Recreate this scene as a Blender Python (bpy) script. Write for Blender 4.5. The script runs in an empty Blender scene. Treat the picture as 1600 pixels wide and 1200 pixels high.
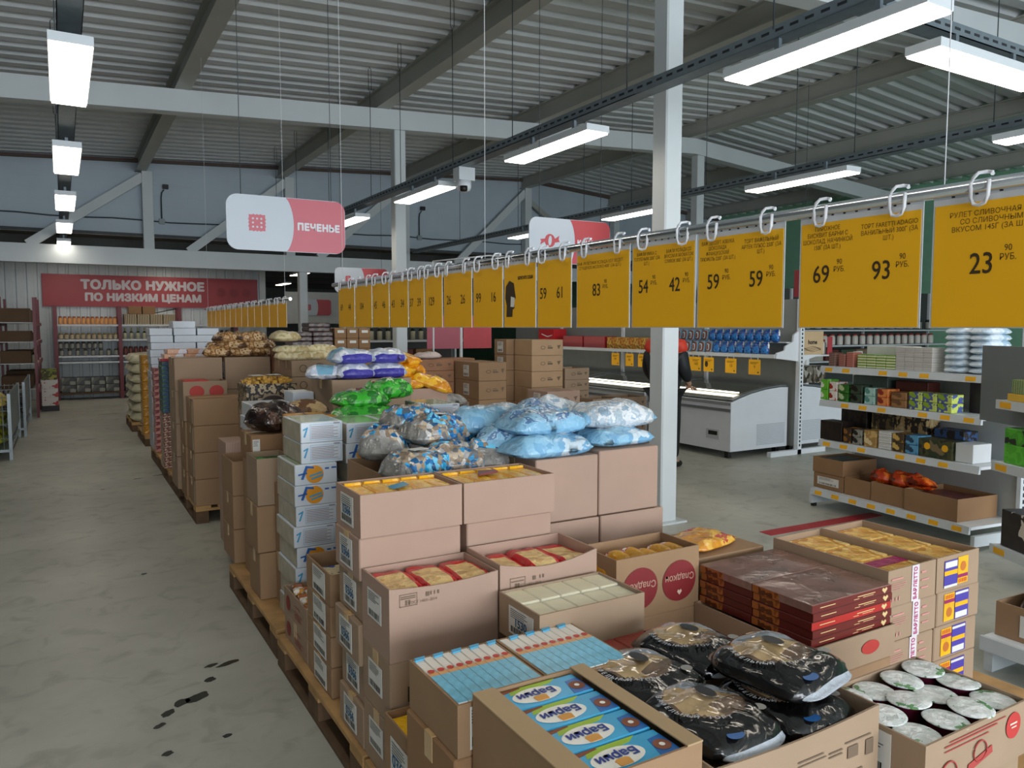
import bpy, bmesh, math, random
from mathutils import Vector, Matrix, noise, Euler
random.seed(7)
SC = bpy.context.scene
COL = SC.collection
R = math.radians

# ------------------------------------------------------------------ camera
cam = bpy.data.cameras.new('camera'); camo = bpy.data.objects.new('camera', cam); COL.objects.link(camo)
cam.sensor_width = 36.0; cam.lens = 27.0; cam.clip_start = 0.05; cam.clip_end = 200
camo.location = (0, 0, 1.6)
camo.rotation_euler = (R(90 - 4.2417), 0, R(-30.3656))
SC.camera = camo
# ------------------------------------------------------------------ world, exposure
W = bpy.data.worlds.new('world'); SC.world = W; W.use_nodes = True
W.node_tree.nodes['Background'].inputs[0].default_value = (0.70, 0.85, 1.0, 1)
W.node_tree.nodes['Background'].inputs[1].default_value = 0.5
SC.view_settings.view_transform = 'Standard'; SC.view_settings.look = 'None'
SC.view_settings.exposure = 1.12; SC.view_settings.gamma = 1.0; SC.view_settings.use_curve_mapping = False
# daylight through the shop front behind the photographer
def area(name, loc, rot, sx, sy, power, col):
    l = bpy.data.lights.new(name, 'AREA'); l.shape = 'RECTANGLE'; l.size = sx; l.size_y = sy; l.energy = power; l.color = col
    o = bpy.data.objects.new(name, l); COL.objects.link(o); o.location = loc; o.rotation_euler = rot
    return o
area('shopfront_daylight', (3.0, -7.6, 1.9), (R(90), 0, 0), 13.0, 2.9, 500, (0.9, 0.95, 1.0))
LAMP = 4.6          # strength of the lit diffusers of the ceiling lights

# ------------------------------------------------------------------ helpers: materials
def lin(h):
    h = h.lstrip('#'); c = [int(h[i:i+2], 16) / 255 for i in (0, 2, 4)]
    return tuple(x / 12.92 if x <= .04045 else ((x + .055) / 1.055) ** 2.4 for x in c) + (1,)
def creases(N, L, tc, b, bump, bs):
    """crinkled foil: noise plus creases along cell borders"""
    n2 = N.new('ShaderNodeTexNoise'); n2.inputs['Scale'].default_value = bs; n2.inputs['Detail'].default_value = 2; n2.inputs['Distortion'].default_value = 1.2
    L.new(tc.outputs['Object'], n2.inputs['Vector']); h = n2.outputs['Fac']
    if bump >= .35:
        v = N.new('ShaderNodeTexVoronoi'); v.inputs['Scale'].default_value = bs * .55; v.inputs['Randomness'].default_value = 1
        ad = N.new('ShaderNodeVectorMath'); ad.operation = 'MULTIPLY_ADD'; ad.inputs[1].default_value = (.02, .02, .02)
        L.new(n2.outputs['Color'], ad.inputs[0]); L.new(tc.outputs['Object'], ad.inputs[2]); L.new(ad.outputs[0], v.inputs['Vector'])
        mm = N.new('ShaderNodeMath'); mm.operation = 'MULTIPLY_ADD'; mm.inputs[1].default_value = .45
        L.new(h, mm.inputs[0]); L.new(v.outputs['Distance'], mm.inputs[2]); h = mm.outputs[0]
    bp = N.new('ShaderNodeBump'); bp.inputs['Strength'].default_value = bump; bp.inputs['Distance'].default_value = .014 if bump >= .35 else .01
    L.new(h, bp.inputs['Height']); L.new(bp.outputs['Normal'], b.inputs['Normal'])
MATS = {}
def M(hexc, rough=.6, metal=0, var=.08, vs=6, bump=0, bs=60, emit=0, alpha=1, spec=.5, coat=0):
    key = (hexc, rough, metal, var, vs, bump, bs, emit, alpha, spec, coat)
    if key in MATS: return MATS[key]
    m = bpy.data.materials.new('mat_%d' % len(MATS)); m.use_nodes = True; MATS[key] = m
    nt = m.node_tree; N = nt.nodes; L = nt.links; b = N['Principled BSDF']
    c = lin(hexc)
    b.inputs['Base Color'].default_value = c; b.inputs['Roughness'].default_value = rough
    b.inputs['Metallic'].default_value = metal; b.inputs['Alpha'].default_value = alpha
    b.inputs['Specular IOR Level'].default_value = spec; b.inputs['Coat Weight'].default_value = coat
    if emit:
        b.inputs['Emission Color'].default_value = c; b.inputs['Emission Strength'].default_value = emit
    tc = N.new('ShaderNodeTexCoord')
    if var:
        n = N.new('ShaderNodeTexNoise'); n.inputs['Scale'].default_value = vs; n.inputs['Detail'].default_value = 3
        L.new(tc.outputs['Object'], n.inputs['Vector'])
        r = N.new('ShaderNodeValToRGB'); r.color_ramp.elements[0].position = .3; r.color_ramp.elements[1].position = .7
        r.color_ramp.elements[0].color = tuple(x * (1 - var) for x in c[:3]) + (1,)
        r.color_ramp.elements[1].color = tuple(min(1, x * (1 + var)) for x in c[:3]) + (1,)
        L.new(n.outputs['Fac'], r.inputs['Fac']); L.new(r.outputs['Color'], b.inputs['Base Color'])
    if bump: creases(N, L, tc, b, bump, bs)
    return m
def PAT(cols, scale=30, kind='cells', rough=.35, bump=.0, bs=60, stretch=(1, 1, 1), coat=0):
    """a printed or heaped pattern of several colours (constant ramp over voronoi cells, noise or waves)"""
    key = ('pat', tuple(cols), scale, kind, rough, bump, bs, stretch, coat)
    if key in MATS: return MATS[key]
    m = bpy.data.materials.new('mat_%d' % len(MATS)); m.use_nodes = True; MATS[key] = m
    nt = m.node_tree; N = nt.nodes; L = nt.links; b = N['Principled BSDF']; b.inputs['Roughness'].default_value = rough
    b.inputs['Coat Weight'].default_value = coat
    tc = N.new('ShaderNodeTexCoord'); mp = N.new('ShaderNodeMapping'); mp.inputs['Scale'].default_value = stretch
    L.new(tc.outputs['Object'], mp.inputs['Vector'])
    r = N.new('ShaderNodeValToRGB'); r.color_ramp.interpolation = 'CONSTANT'
    e = r.color_ramp.elements
    while len(e) < len(cols): e.new(0.5)
    lo, hi = (0, 1) if kind != 'noise' else (.3, .7)
    for i, c in enumerate(cols): e[i].position = lo + (hi - lo) * i / len(cols) if i else 0; e[i].color = lin(c)
    if kind == 'cells':
        t = N.new('ShaderNodeTexVoronoi'); t.inputs['Scale'].default_value = scale
        s = N.new('ShaderNodeSeparateColor'); L.new(t.outputs['Color'], s.inputs['Color']); out = s.outputs[0]
    elif kind == 'noise':
        t = N.new('ShaderNodeTexNoise'); t.inputs['Scale'].default_value = scale; t.inputs['Detail'].default_value = 4; out = t.outputs['Fac']
    elif kind == 'check':
        t = N.new('ShaderNodeTexChecker'); t.inputs['Scale'].default_value = scale; out = t.outputs['Fac']
    else:
        t = N.new('ShaderNodeTexWave'); t.inputs['Scale'].default_value = scale; t.bands_direction = kind.upper(); out = t.outputs['Fac']
        t.inputs['Distortion'].default_value = .6
    L.new(mp.outputs['Vector'], t.inputs['Vector'])
    L.new(out, r.inputs['Fac']); L.new(r.outputs['Color'], b.inputs['Base Color'])
    if bump: creases(N, L, tc, b, bump, bs)
    return m
def FILM(alpha=.22, tint='#e8eef2'):
    key = ('film', alpha, tint)
    if key in MATS: return MATS[key]
    m = M(tint, rough=.12, var=0, bump=.6, bs=45, alpha=alpha, spec=.8); MATS[key] = m
    return m

# ------------------------------------------------------------------ helpers: meshes
class MB:
    def __init__(s): s.bm = bmesh.new()
    def box(s, a, b, mi=0, bevel=0):
        v = [s.bm.verts.new((x, y, z)) for x in (a[0], b[0]) for y in (a[1], b[1]) for z in (a[2], b[2])]
        fs = [s.bm.faces.new([v[i] for i in q]) for q in ((0, 1, 3, 2), (4, 6, 7, 5), (0, 4, 5, 1), (2, 3, 7, 6), (0, 2, 6, 4), (1, 5, 7, 3))]
        for f in fs: f.material_index = mi
        if bevel:
            es = list({e for f in fs for e in f.edges})
            r = bmesh.ops.bevel(s.bm, geom=es, offset=bevel, segments=1, affect='EDGES')
            for f in r['faces']: f.material_index = mi
        return s
    def hexa(s, lo, hi, mi=0):
        """solid between two quads of four points each (same winding)"""
        a = [s.bm.verts.new(p) for p in lo]; b = [s.bm.verts.new(p) for p in hi]
        fs = [s.bm.faces.new(a[::-1]), s.bm.faces.new(b)] + [s.bm.faces.new((a[i], a[(i+1) % 4], b[(i+1) % 4], b[i])) for i in range(4)]
        for f in fs: f.material_index = mi
        return s
    def beam(s, p, q, w, h, mi=0):
        """square bar from p to q, w across and h up"""
        p, q = Vector(p), Vector(q); d = (q - p).normalized()
        u = d.cross(Vector((0, 0, 1))); u = u.normalized() if u.length > 1e-3 else Vector((1, 0, 0)); n = u.cross(d)
        k = [u * w / 2 + n * h / 2, -u * w / 2 + n * h / 2, -u * w / 2 - n * h / 2, u * w / 2 - n * h / 2]
        return s.hexa([p + c for c in k], [q + c for c in k], mi)
    def quad(s, pts, mi=0):
        f = s.bm.faces.new([s.bm.verts.new(p) for p in pts]); f.material_index = mi; return s
    def tube(s, pts, r, n=8, mi=0, closed=False, caps=True):
        pts = [Vector(p) for p in pts]; rings = []
        for i, p in enumerate(pts):
            if closed: d = pts[(i+1) % len(pts)] - pts[i-1]
            else: d = pts[min(i+1, len(pts)-1)] - pts[max(i-1, 0)]
            d = d.normalized(); a = Vector((0, 0, 1)) if abs(d.z) < .9 else Vector((1, 0, 0))
            u = d.cross(a).normalized(); w = d.cross(u)
            rr = r[i] if isinstance(r, (list, tuple)) else r
            rings.append([s.bm.verts.new(p + (u * math.cos(t) + w * math.sin(t)) * rr) for t in [2 * math.pi * k / n for k in range(n)]])
        m = len(rings)
        for i in range(m if closed else m - 1):
            a, b = rings[i], rings[(i+1) % m]
            for k in range(n):
                f = s.bm.faces.new((a[k], a[(k+1) % n], b[(k+1) % n], b[k])); f.material_index = mi; f.smooth = True
        if caps and not closed:
            s.bm.faces.new(rings[0][::-1]).material_index = mi; s.bm.faces.new(rings[-1]).material_index = mi
        return s
    def lathe(s, prof, c=(0, 0, 0), n=20, mi=0, mis=None):
        rings = []
        for r, z in prof:
            rings.append([s.bm.verts.new((c[0] + r * math.cos(2*math.pi*k/n), c[1] + r * math.sin(2*math.pi*k/n), c[2] + z)) for k in range(n)])
        for i in range(len(rings) - 1):
            for k in range(n):
                f = s.bm.faces.new((rings[i][k], rings[i][(k+1) % n], rings[i+1][(k+1) % n], rings[i+1][k])); f.smooth = True
                f.material_index = mis[i] if mis else mi
        s.bm.faces.new(rings[0][::-1]).material_index = mis[0] if mis else mi
        s.bm.faces.new(rings[-1]).material_index = mis[-1] if mis else mi
        return s
    def prism(s, poly, axis, h0, h1, mi=0):
        """poly of 2-D points pushed along an axis from h0 to h1"""
        def P(p, h): return {'x': (h, p[0], p[1]), 'y': (p[0], h, p[1]), 'z': (p[0], p[1], h)}[axis]
        a = [s.bm.verts.new(P(p, h0)) for p in poly]; b = [s.bm.verts.new(P(p, h1)) for p in poly]; n = len(poly)
        fs = [s.bm.faces.new(a[::-1]), s.bm.faces.new(b)] + [s.bm.faces.new((a[i], a[(i+1) % n], b[(i+1) % n], b[i])) for i in range(n)]
        for f in fs: f.material_index = mi
        return s
    def mesh(s, name, mats):
        bmesh.ops.recalc_face_normals(s.bm, faces=s.bm.faces)
        me = bpy.data.meshes.new(name); s.bm.to_mesh(me); s.bm.free()
        for m in (mats if isinstance(mats, (list, tuple)) else [mats]): me.materials.append(m)
        return me
    def build(s, name, mats, parent=None, loc=None, rz=0):
        return put(name, s.mesh(name, mats), parent, loc, rz)
def put(name, me, parent=None, loc=None, rz=0):
    o = bpy.data.objects.new(name, me); COL.objects.link(o)
    if parent is not None: o.parent = parent
    if loc is not None: o.location = loc
    if rz: o.rotation_euler = (0, 0, rz)
    return o
def short(l):
    """keeps a label within sixteen words"""
    if len(l.split()) > 16: l = l.replace(' from the bottom', ' up')
    w = l.split(); k = 0
    if len(w) > 16: w = ' '.join(w).replace(' from left', ' from left').replace(', counted', '').replace(' with fine print', '').replace(' of seven', '').replace(' of four', '').replace(' small ', ' ').split()
    if len(w) > 16: w = ' '.join(w).replace(' standing ', ' ').replace(' dark crate', ' crate').replace(', open over', ' over').replace('carton with blue digits', 'carton with digits').split()
    for art in ('the', 'a', 'an'):
        for i in range(len(w) - 1, 0, -1):
            if len(w) > 16 and w[i] == art: del w[i]
    return ' '.join(w)
def tag(o, label, cat, group=None):
    o['label'] = short(label); o['category'] = cat
    if group: o['group'] = group
    return o
def thing(name, label, cat, loc=(0, 0, 0), rz=0, group=None):
    o = bpy.data.objects.new(name, None); COL.objects.link(o); o.empty_display_size = .1
    o.location = loc; o.rotation_euler = (0, 0, rz)
    return tag(o, label, cat, group)
def structure(o): o['kind'] = 'structure'; return o
def kids(o): return [c for c in bpy.data.objects if c.parent is o]
def dup(o, loc, label=None, rz=None, group=None, parent=None):
    c = o.copy(); COL.objects.link(c); c.location = loc
    if rz is not None: c.rotation_euler = (0, 0, rz)
    if parent is not None: c.parent = parent
    if label: c['label'] = short(label)
    if group: c['group'] = group
    for ch in kids(o):
        k = ch.copy(); COL.objects.link(k); k.parent = c
        for g in kids(ch):
            gg = g.copy(); COL.objects.link(gg); gg.parent = k
    return c
TXT = {}
def text_mesh(body, size, bold=0, align='CENTER', extrude=0, space=1.0, line=1.0):
    key = (body, size, bold, align, extrude, space, line)
    if key not in TXT:
        cu = bpy.data.curves.new('lettering', 'FONT'); cu.body = body; cu.size = size; cu.align_x = align; cu.align_y = 'CENTER'
        cu.extrude = extrude; cu.resolution_u = 3; cu.space_character = space; cu.space_line = line
        o = bpy.data.objects.new('lettering', cu); COL.objects.link(o)
        me = bpy.data.meshes.new_from_object(o.evaluated_get(bpy.context.evaluated_depsgraph_get()))
        if bold:                      # heavier strokes: the same outline laid down several times, slightly shifted
            bm = bmesh.new()
            for q in range(9):
                n0 = len(bm.verts); bm.from_mesh(me); bm.verts.ensure_lookup_table()
                a = 2 * math.pi * q / 8; d = (0, 0, 0) if q == 8 else (bold * math.cos(a), bold * math.sin(a), .00005 * q)
                for v in bm.verts[n0:]: v.co += Vector(d)
            bm.to_mesh(me); bm.free()
        TXT[key] = me
        bpy.data.objects.remove(o); bpy.data.curves.remove(cu)
    return TXT[key].copy()
def lettering(body, size, parent, loc, face='-y', mat=None, bold=0, align='CENTER', flip=False, name='lettering', sx=1, spin=0, line=1.0, space=1.0, fit=0):
    """flat letters on a face looking along -y, -x, +z or +x"""
    me = text_mesh(body, size, bold, align, 0, space, line); me.materials.clear(); me.materials.append(mat)
    rot = {'-y': Matrix.Rotation(R(90), 3, 'X'), '-x': Matrix.Rotation(R(-90), 3, 'Z') @ Matrix.Rotation(R(90), 3, 'X'),
           '+x': Matrix.Rotation(R(90), 3, 'Z') @ Matrix.Rotation(R(90), 3, 'X'), '+z': Matrix.Identity(3)}[face]
    o = put(name, me, parent, loc)
    a = R(180) if flip else 0
    o.rotation_euler = (rot @ Matrix.Rotation(a + spin, 3, 'Z')).to_euler()
    if fit and len(me.vertices):
        xs = [v.co.x for v in me.vertices]; sx = min(sx, fit / max(1e-4, max(xs) - min(xs)))
    o.scale = (sx, 1, 1)
    return o
NTH = ['bottom', 'second', 'third', 'fourth', 'fifth', 'sixth', 'seventh', 'eighth', 'ninth', 'tenth', 'eleventh', 'twelfth', 'thirteenth', 'fourteenth', 'fifteenth', 'sixteenth', 'seventeenth', 'eighteenth', 'nineteenth', 'twentieth',
       'twenty-first', 'twenty-second', 'twenty-third', 'twenty-fourth', 'twenty-fifth', 'twenty-sixth', 'twenty-seventh', 'twenty-eighth', 'twenty-ninth', 'thirtieth']
def nth(i): return 'first' if i == 0 else NTH[i]
def level(i, n): return 'topmost' if i == n - 1 else 'bottom' if i == 0 else NTH[i] + ' from the bottom'

# ------------------------------------------------------------------ materials in common use
WHITE = M('#dfe4e8', .45, var=.03); STEELW = M('#c9d0d4', .4, var=.04); GALV = M('#9aa6aa', .45, metal=.35, var=.12, vs=14)
CARD = M('#9d856d', .8, var=.05, vs=5, bump=.05, bs=200); CARD2 = M('#98795a', .8, var=.06, vs=5, bump=.05, bs=200); CARD3 = M('#8f6d4c', .82, var=.07, vs=5)
CARDP = M('#a98d7c', .8, var=.04, vs=4, bump=.05, bs=200); CARDIN = M('#a58f78', .85, var=.05)
INK = M('#2a2622', .7, var=0); INKG = M('#6f5d4b', .75, var=0); INKR = M('#a9403a', .7, var=0); PAPER = M('#d9d8d2', .6, var=.03)
BLUEINK = M('#27628a', .6, var=.1); TAPE = M('#c9a878', .25, var=.03, coat=.4); YEL = M('#eeb012', .5, var=.03); BLACK = M('#171514', .5, var=.1)
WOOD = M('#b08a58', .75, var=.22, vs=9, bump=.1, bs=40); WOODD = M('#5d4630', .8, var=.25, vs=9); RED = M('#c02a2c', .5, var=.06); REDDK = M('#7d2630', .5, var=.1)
CHROME = M('#c8ccd0', .18, metal=1, var=0)
# ================================================================== the building
# floor: worn grey concrete with stains of its own
def floor_mat():
    m = bpy.data.materials.new('concrete_floor'); m.use_nodes = True; nt = m.node_tree; N = nt.nodes; L = nt.links; b = N['Principled BSDF']
    tc = N.new('ShaderNodeTexCoord')
    n1 = N.new('ShaderNodeTexNoise'); n1.inputs['Scale'].default_value = .7; n1.inputs['Detail'].default_value = 8; n1.inputs['Roughness'].default_value = .65
    L.new(tc.outputs['Object'], n1.inputs['Vector'])
    r = N.new('ShaderNodeValToRGB'); r.color_ramp.elements[0].position = .32; r.color_ramp.elements[1].position = .68
    r.color_ramp.elements[0].color = lin('#9fa096'); r.color_ramp.elements[1].color = lin('#bfbfb4')
    L.new(n1.outputs['Fac'], r.inputs['Fac'])
    n2 = N.new('ShaderNodeTexNoise'); n2.inputs['Scale'].default_value = 6; n2.inputs['Detail'].default_value = 6; n2.inputs['Distortion'].default_value = .8
    L.new(tc.outputs['Object'], n2.inputs['Vector'])
    r2 = N.new('ShaderNodeValToRGB'); r2.color_ramp.elements[0].position = .30; r2.color_ramp.elements[1].position = .48
    r2.color_ramp.elements[0].color = (.62, .62, .6, 1); r2.color_ramp.elements[1].color = (1, 1, 1, 1)
    L.new(n2.outputs['Fac'], r2.inputs['Fac'])
    mx = N.new('ShaderNodeMix'); mx.data_type = 'RGBA'; mx.blend_type = 'MULTIPLY'; mx.inputs['Factor'].default_value = .6
    L.new(r.outputs['Color'], mx.inputs['A']); L.new(r2.outputs['Color'], mx.inputs['B']); L.new(mx.outputs['Result'], b.inputs['Base Color'])
    b.inputs['Roughness'].default_value = .42; b.inputs['Specular IOR Level'].default_value = .35
    bp = N.new('ShaderNodeBump'); bp.inputs['Strength'].default_value = .08; L.new(n2.outputs['Fac'], bp.inputs['Height']); L.new(bp.outputs['Normal'], b.inputs['Normal'])
    return m
structure(MB().box((-7, -8, -.2), (17, 34, 0)).build('floor', floor_mat()))
# dark wet spots on the floor of the aisle
STAIN = M('#33342f', .22, var=.2, vs=20)
spots = [((0.633, 3.753), 0.062, 0.012, 0.35), ((0.555, 3.767), 0.030, 0.010, 0.30), ((0.525, 3.615), 0.028, 0.014, 0.80), ((0.449, 3.464), 0.060, 0.020, 0.55), ((0.388, 3.447), 0.040, 0.018, 0.60), ((0.323, 3.378), 0.035, 0.014, 0.90), ((0.284, 3.287), 0.030, 0.010, 0.60), ((0.287, 3.049), 0.022, 0.012, 0.50), ((0.406, 5.421), 0.020, 0.008, 0.30), ((0.294, 8.499), 0.020, 0.006, 0.20), ((0.869, 9.040), 0.090, 0.010, 0.35), ((0.641, 8.928), 0.050, 0.008, 0.30), ((0.927, 4.303), 0.030, 0.010, 0.60), ((0.893, 4.744), 0.030, 0.010, 0.60), ((0.255, 12.426), 0.140, 0.012, 0.10), ((0.703, 15.903), 0.200, 0.015, 0.10), ((0.503, 3.069), 0.018, 0.010, 0.30)]
for i, ((x, y), a, b_, t) in enumerate(spots):
    poly = []
    for k in range(22):
        th = 2 * math.pi * k / 22; rr = 1 + .35 * noise.noise((math.cos(th) * 1.6 + i * 7, math.sin(th) * 1.6, i))
        px, py = a * math.cos(th) * rr, b_ * 1.5 * math.sin(th) * rr
        poly.append((x + px * math.cos(t) - py * math.sin(t), y + px * math.sin(t) + py * math.cos(t)))
    s = MB(); s.bm.faces.new([s.bm.verts.new((p[0], p[1], .0012)) for p in poly])
    tag(s.build('floor_stain', STAIN), 'dark wet stain on the bare concrete floor of the left aisle', 'stain', 'dark stains on the aisle floor')
tag(MB().prism([(4.653, 4.000), (5.970, 3.950), (5.974, 4.069), (4.658, 4.120)], 'z', .0005, .004).build('floor_tape', M('#a8232c', .5, var=.1)), 'strip of red marking tape stuck on the concrete behind the wafer cartons', 'tape')

# walls
CORR = M('#c3c9cb', .5, var=.04); PANEL = M('#b4c2cc', .5, var=.05, vs=1.2)
def ribbed(x0, x1, y, z0, z1, pitch=.2, d=.02):
    m = MB(); n = int((x1 - x0) / pitch)
    for i in range(n):
        a = x0 + i * pitch; pts = [(a, y), (a + pitch * .62, y), (a + pitch * .70, y + d), (a + pitch * .92, y + d), (a + pitch, y)]
        for p, q in zip(pts, pts[1:]): m.quad([(p[0], p[1], z0), (q[0], q[1], z0), (q[0], q[1], z1), (p[0], p[1], z1)])
    m.box((x0, y + .05, z0), (x1, y + .12, z1)); return m
structure(ribbed(-3.2, 4.35, 20.0, 0, 3.35).build('wall_back', CORR))
structure(MB().box((-3.3, -8, 0), (-3.2, 20.1, 4.4)).build('wall_left', M('#5c5c59', .6, var=.05)))
structure(MB().box((16.4, -8, 0), (16.5, 34, 5)).build('wall_right', M('#86bb9c', .6, var=.05)))
structure(MB().box((-3.2, 33.5, 0), (16.4, 33.6, 3.4)).build('wall_far', M('#8a8f8e', .7, var=.05)))
structure(MB().box((4.35, 20.0, 0), (4.5, 33.5, 3.3)).build('wall_inner', M('#cfd2d0', .6, var=.04)))
def roof_under(x):       # underside of the main beams' top flange
    return 4.44 + .052 * x if x < 9.9 else 4.955 - .078 * (x - 9.9)
def gable_wall():        # the high wall between the hall and the lower rooms behind, closing above the low opening
    xs = [-3.2, 9.9, 16.4]; lo = [(x, 16.32, 3.32) for x in xs]; hi = [(x, 16.32, roof_under(x) + .3) for x in xs]; m = MB()
    for i in (0, 1):
        m.hexa([lo[i], lo[i+1], hi[i+1], hi[i]], [(p[0], 16.44, p[2]) for p in (lo[i], lo[i+1], hi[i+1], hi[i])])
    for k in range(9):    # panel joints
        z = 3.5 + k * .2
        m.box((-3.2, 16.315, z), (16.4, 16.32, z + .006))
    return m
structure(gable_wall().build('wall_gable', PANEL))
structure(MB().box((-3.3, 16.44, 3.36), (16.5, 33.6, 3.5)).build('ceiling_low', M('#4b4a46', .8, var=.08)))
for k in range(5):
    structure(MB().box((-3.2, 17.4 + k * 3.3, 3.14), (16.4, 17.55 + k * 3.3, 3.36)).build('trim_low_joist_%d' % k, M('#454644', .7)))
# roof deck: trapezoidal steel sheet, ribs across the hall
DECK = M('#ccd0d2', .42, metal=.1, var=.06, vs=2)
def deck(x0, x1, z0, z1):
    m = MB(); y = -8.0; p = .31; prev = None
    while y < 16.3:
        pts = [(y, 0), (y + .14, 0), (y + .18, .07), (y + .27, .07), (y + .31, 0)]
        for a, b in zip(pts, pts[1:]):
            m.quad([(x0, a[0], z0 + a[1]), (x1, a[0], z1 + a[1]), (x1, b[0], z1 + b[1]), (x0, b[0], z0 + b[1])])
        y += p
    m.quad([(x0, -8, z0 + .12), (x1, -8, z1 + .12), (x1, 16.45, z1 + .12), (x0, 16.45, z0 + .12)])
    return m
structure(deck(-3.3, 9.9, roof_under(-3.3) + .26, roof_under(9.9) + .26).build('ceiling', DECK))
structure(deck(9.9, 16.5, roof_under(9.9) + .26, roof_under(16.5) + .26).build('ceiling_right', DECK))
PAINT = M('#cdd4d6', .45, var=.04, vs=1.5); PAINT2 = M('#a8aaa3', .5, var=.06, vs=1.5)
for i, x in enumerate((-1.25, 1.4, 4.0, 6.6, 9.85, 12.5, 15.2)):        # purlins along the hall
    z = roof_under(x)
    m = MB().box((x - .03, -8, z + .012), (x + .03, 16.3, z + .25)).box((x - .09, -8, z), (x + .09, 16.3, z + .014)).box((x - .09, -8, z + .245), (x + .09, 16.3, z + .262))
    structure(m.build('trim_purlin_%d' % i, PAINT2))
def frame(y, w=.16):      # main beam across the hall, two slopes
    m = MB(); h = .27
    for xa, xb in ((-3.2, 9.9), (9.9, 16.4)):
        za, zb = roof_under(xa), roof_under(xb)
        m.hexa([(xa, y, za - h), (xb, y, zb - h), (xb, y, zb), (xa, y, za)], [(xa, y + .03, za - h), (xb, y + .03, zb - h), (xb, y + .03, zb), (xa, y + .03, za)])
        for dz in (-.016, -h): m.hexa([(xa, y - w / 2, za + dz), (xb, y - w / 2, zb + dz), (xb, y + w / 2, zb + dz), (xa, y + w / 2, za + dz)],
                                 [(xa, y - w / 2, za + dz + .016), (xb, y - w / 2, zb + dz + .016), (xb, y + w / 2, zb + dz + .016), (xa, y + w / 2, za + dz + .016)])
    return m
# closed box beams
def boxframe(y, w=.2, h=.27):
    m = MB()
    for xa, xb in ((-3.2, 9.9), (9.9, 16.4)):
        za, zb = roof_under(xa), roof_under(xb)
        m.hexa([(xa, y - w/2, za - h), (xb, y - w/2, zb - h), (xb, y - w/2, zb), (xa, y - w/2, za)], [(xa, y + w/2, za - h), (xb, y + w/2, zb - h), (xb, y + w/2, zb), (xa, y + w/2, za)])
    return m
for i, y in enumerate((4.78, 10.5)):
    structure(boxframe(y).build('trim_beam_%d' % i, PAINT))
structure(MB().box((-3.2, 15.72, 2.72), (16.4, 15.92, 3.04)).build('trim_beam_low', PAINT))
def column(x, y, z1, i, s=.17):
    m = MB().box((x - s/2, y - s/2, 0), (x + s/2, y - s/2 + .02, z1)).box((x - s/2, y + s/2 - .02, 0), (x + s/2, y + s/2, z1)).box((x - .012, y - s/2, 0), (x + .012, y + s/2, z1))
    m = MB().box((x - s/2, y - s/2, 0), (x + s/2, y + s/2, z1), bevel=.012).box((x - s/2 - .06, y - s/2 - .06, 0), (x + s/2 + .06, y + s/2 + .06, .015))
    structure(m.build('trim_column_%d' % i, PAINT))
column(4.24, 4.78, roof_under(4.3) - .265, 0); column(4.26, 10.5, roof_under(4.3) - .27, 1); column(4.30, 15.82, 2.72, 2); column(10.05, 10.5, roof_under(10) - .27, 3); column(10.05, 15.82, 2.72, 4)
column(10.05, 4.8, roof_under(10) - .27, 5)
for i, x in enumerate((1.5, 4.15, 6.7, 9.9, 12.6, -1.25)):   # short posts on the low beam, with diagonal braces
    structure(MB().box((x - .09, 16.1, 3.04), (x + .09, 16.28, roof_under(x))).build('trim_post_%d' % i, PAINT))
    if x < 12: structure(MB().beam((x - .06, 16.16, roof_under(x) - .1), (x - 1.95, 16.16, 3.06), .07, .16).build('trim_brace_%d' % i, PAINT))
structure(MB().beam((9.95, 16.16, roof_under(9.9) - .3), (12.0, 16.16, 3.3), .07, .12).build('trim_brace_9', PAINT2))
structure(MB().beam((-3.2, 16.27, roof_under(-3.2) + .21), (9.9, 16.27, roof_under(9.9) + .21), .06, .06).beam((9.9, 16.27, roof_under(9.9) + .21), (16.4, 16.27, roof_under(16.4) + .21), .06, .06).build('trim_wall_top', M('#5a4a42', .7)))
structure(MB().beam((-3.2, 16.25, 3.34), (16.4, 16.25, 3.34), .04, .05).build('trim_wall_bottom', M('#4b4f50', .7)))
# conduit along the gable wall and two sensors
pts = [(-3.1 + i * .5, 16.29, 3.62 + .015 * math.sin(i * 1.7)) for i in range(39)]
tag(MB().tube(pts, .014, 6).build('wall_cable', M('#3d464a', .6, var=0)), 'long dark cable clipped along the high pale wall', 'cable')
for x, lb in ((1.75, 'left'), (7.1, 'right')):
    t = thing('wall_sensor', 'small black sensor with a cable drop on the pale gable wall, the %s one' % lb, 'sensor', (x, 16.3, 3.62))
    MB().box((.03, -.08, .62), (.13, 0, .70)).build('sensor_head', BLACK, t)
    MB().tube([(0, -.02, 0), (0, -.02, .45), (.01, -.03, .54), (.05, -.05, .6)], .014, 6).build('cable_drop', M('#3d464a', .6, var=0), t)
    MB().box((-.05, -.05, -.05), (.05, 0, .05)).build('junction_box', M('#8f9a9e', .5), t)
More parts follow.
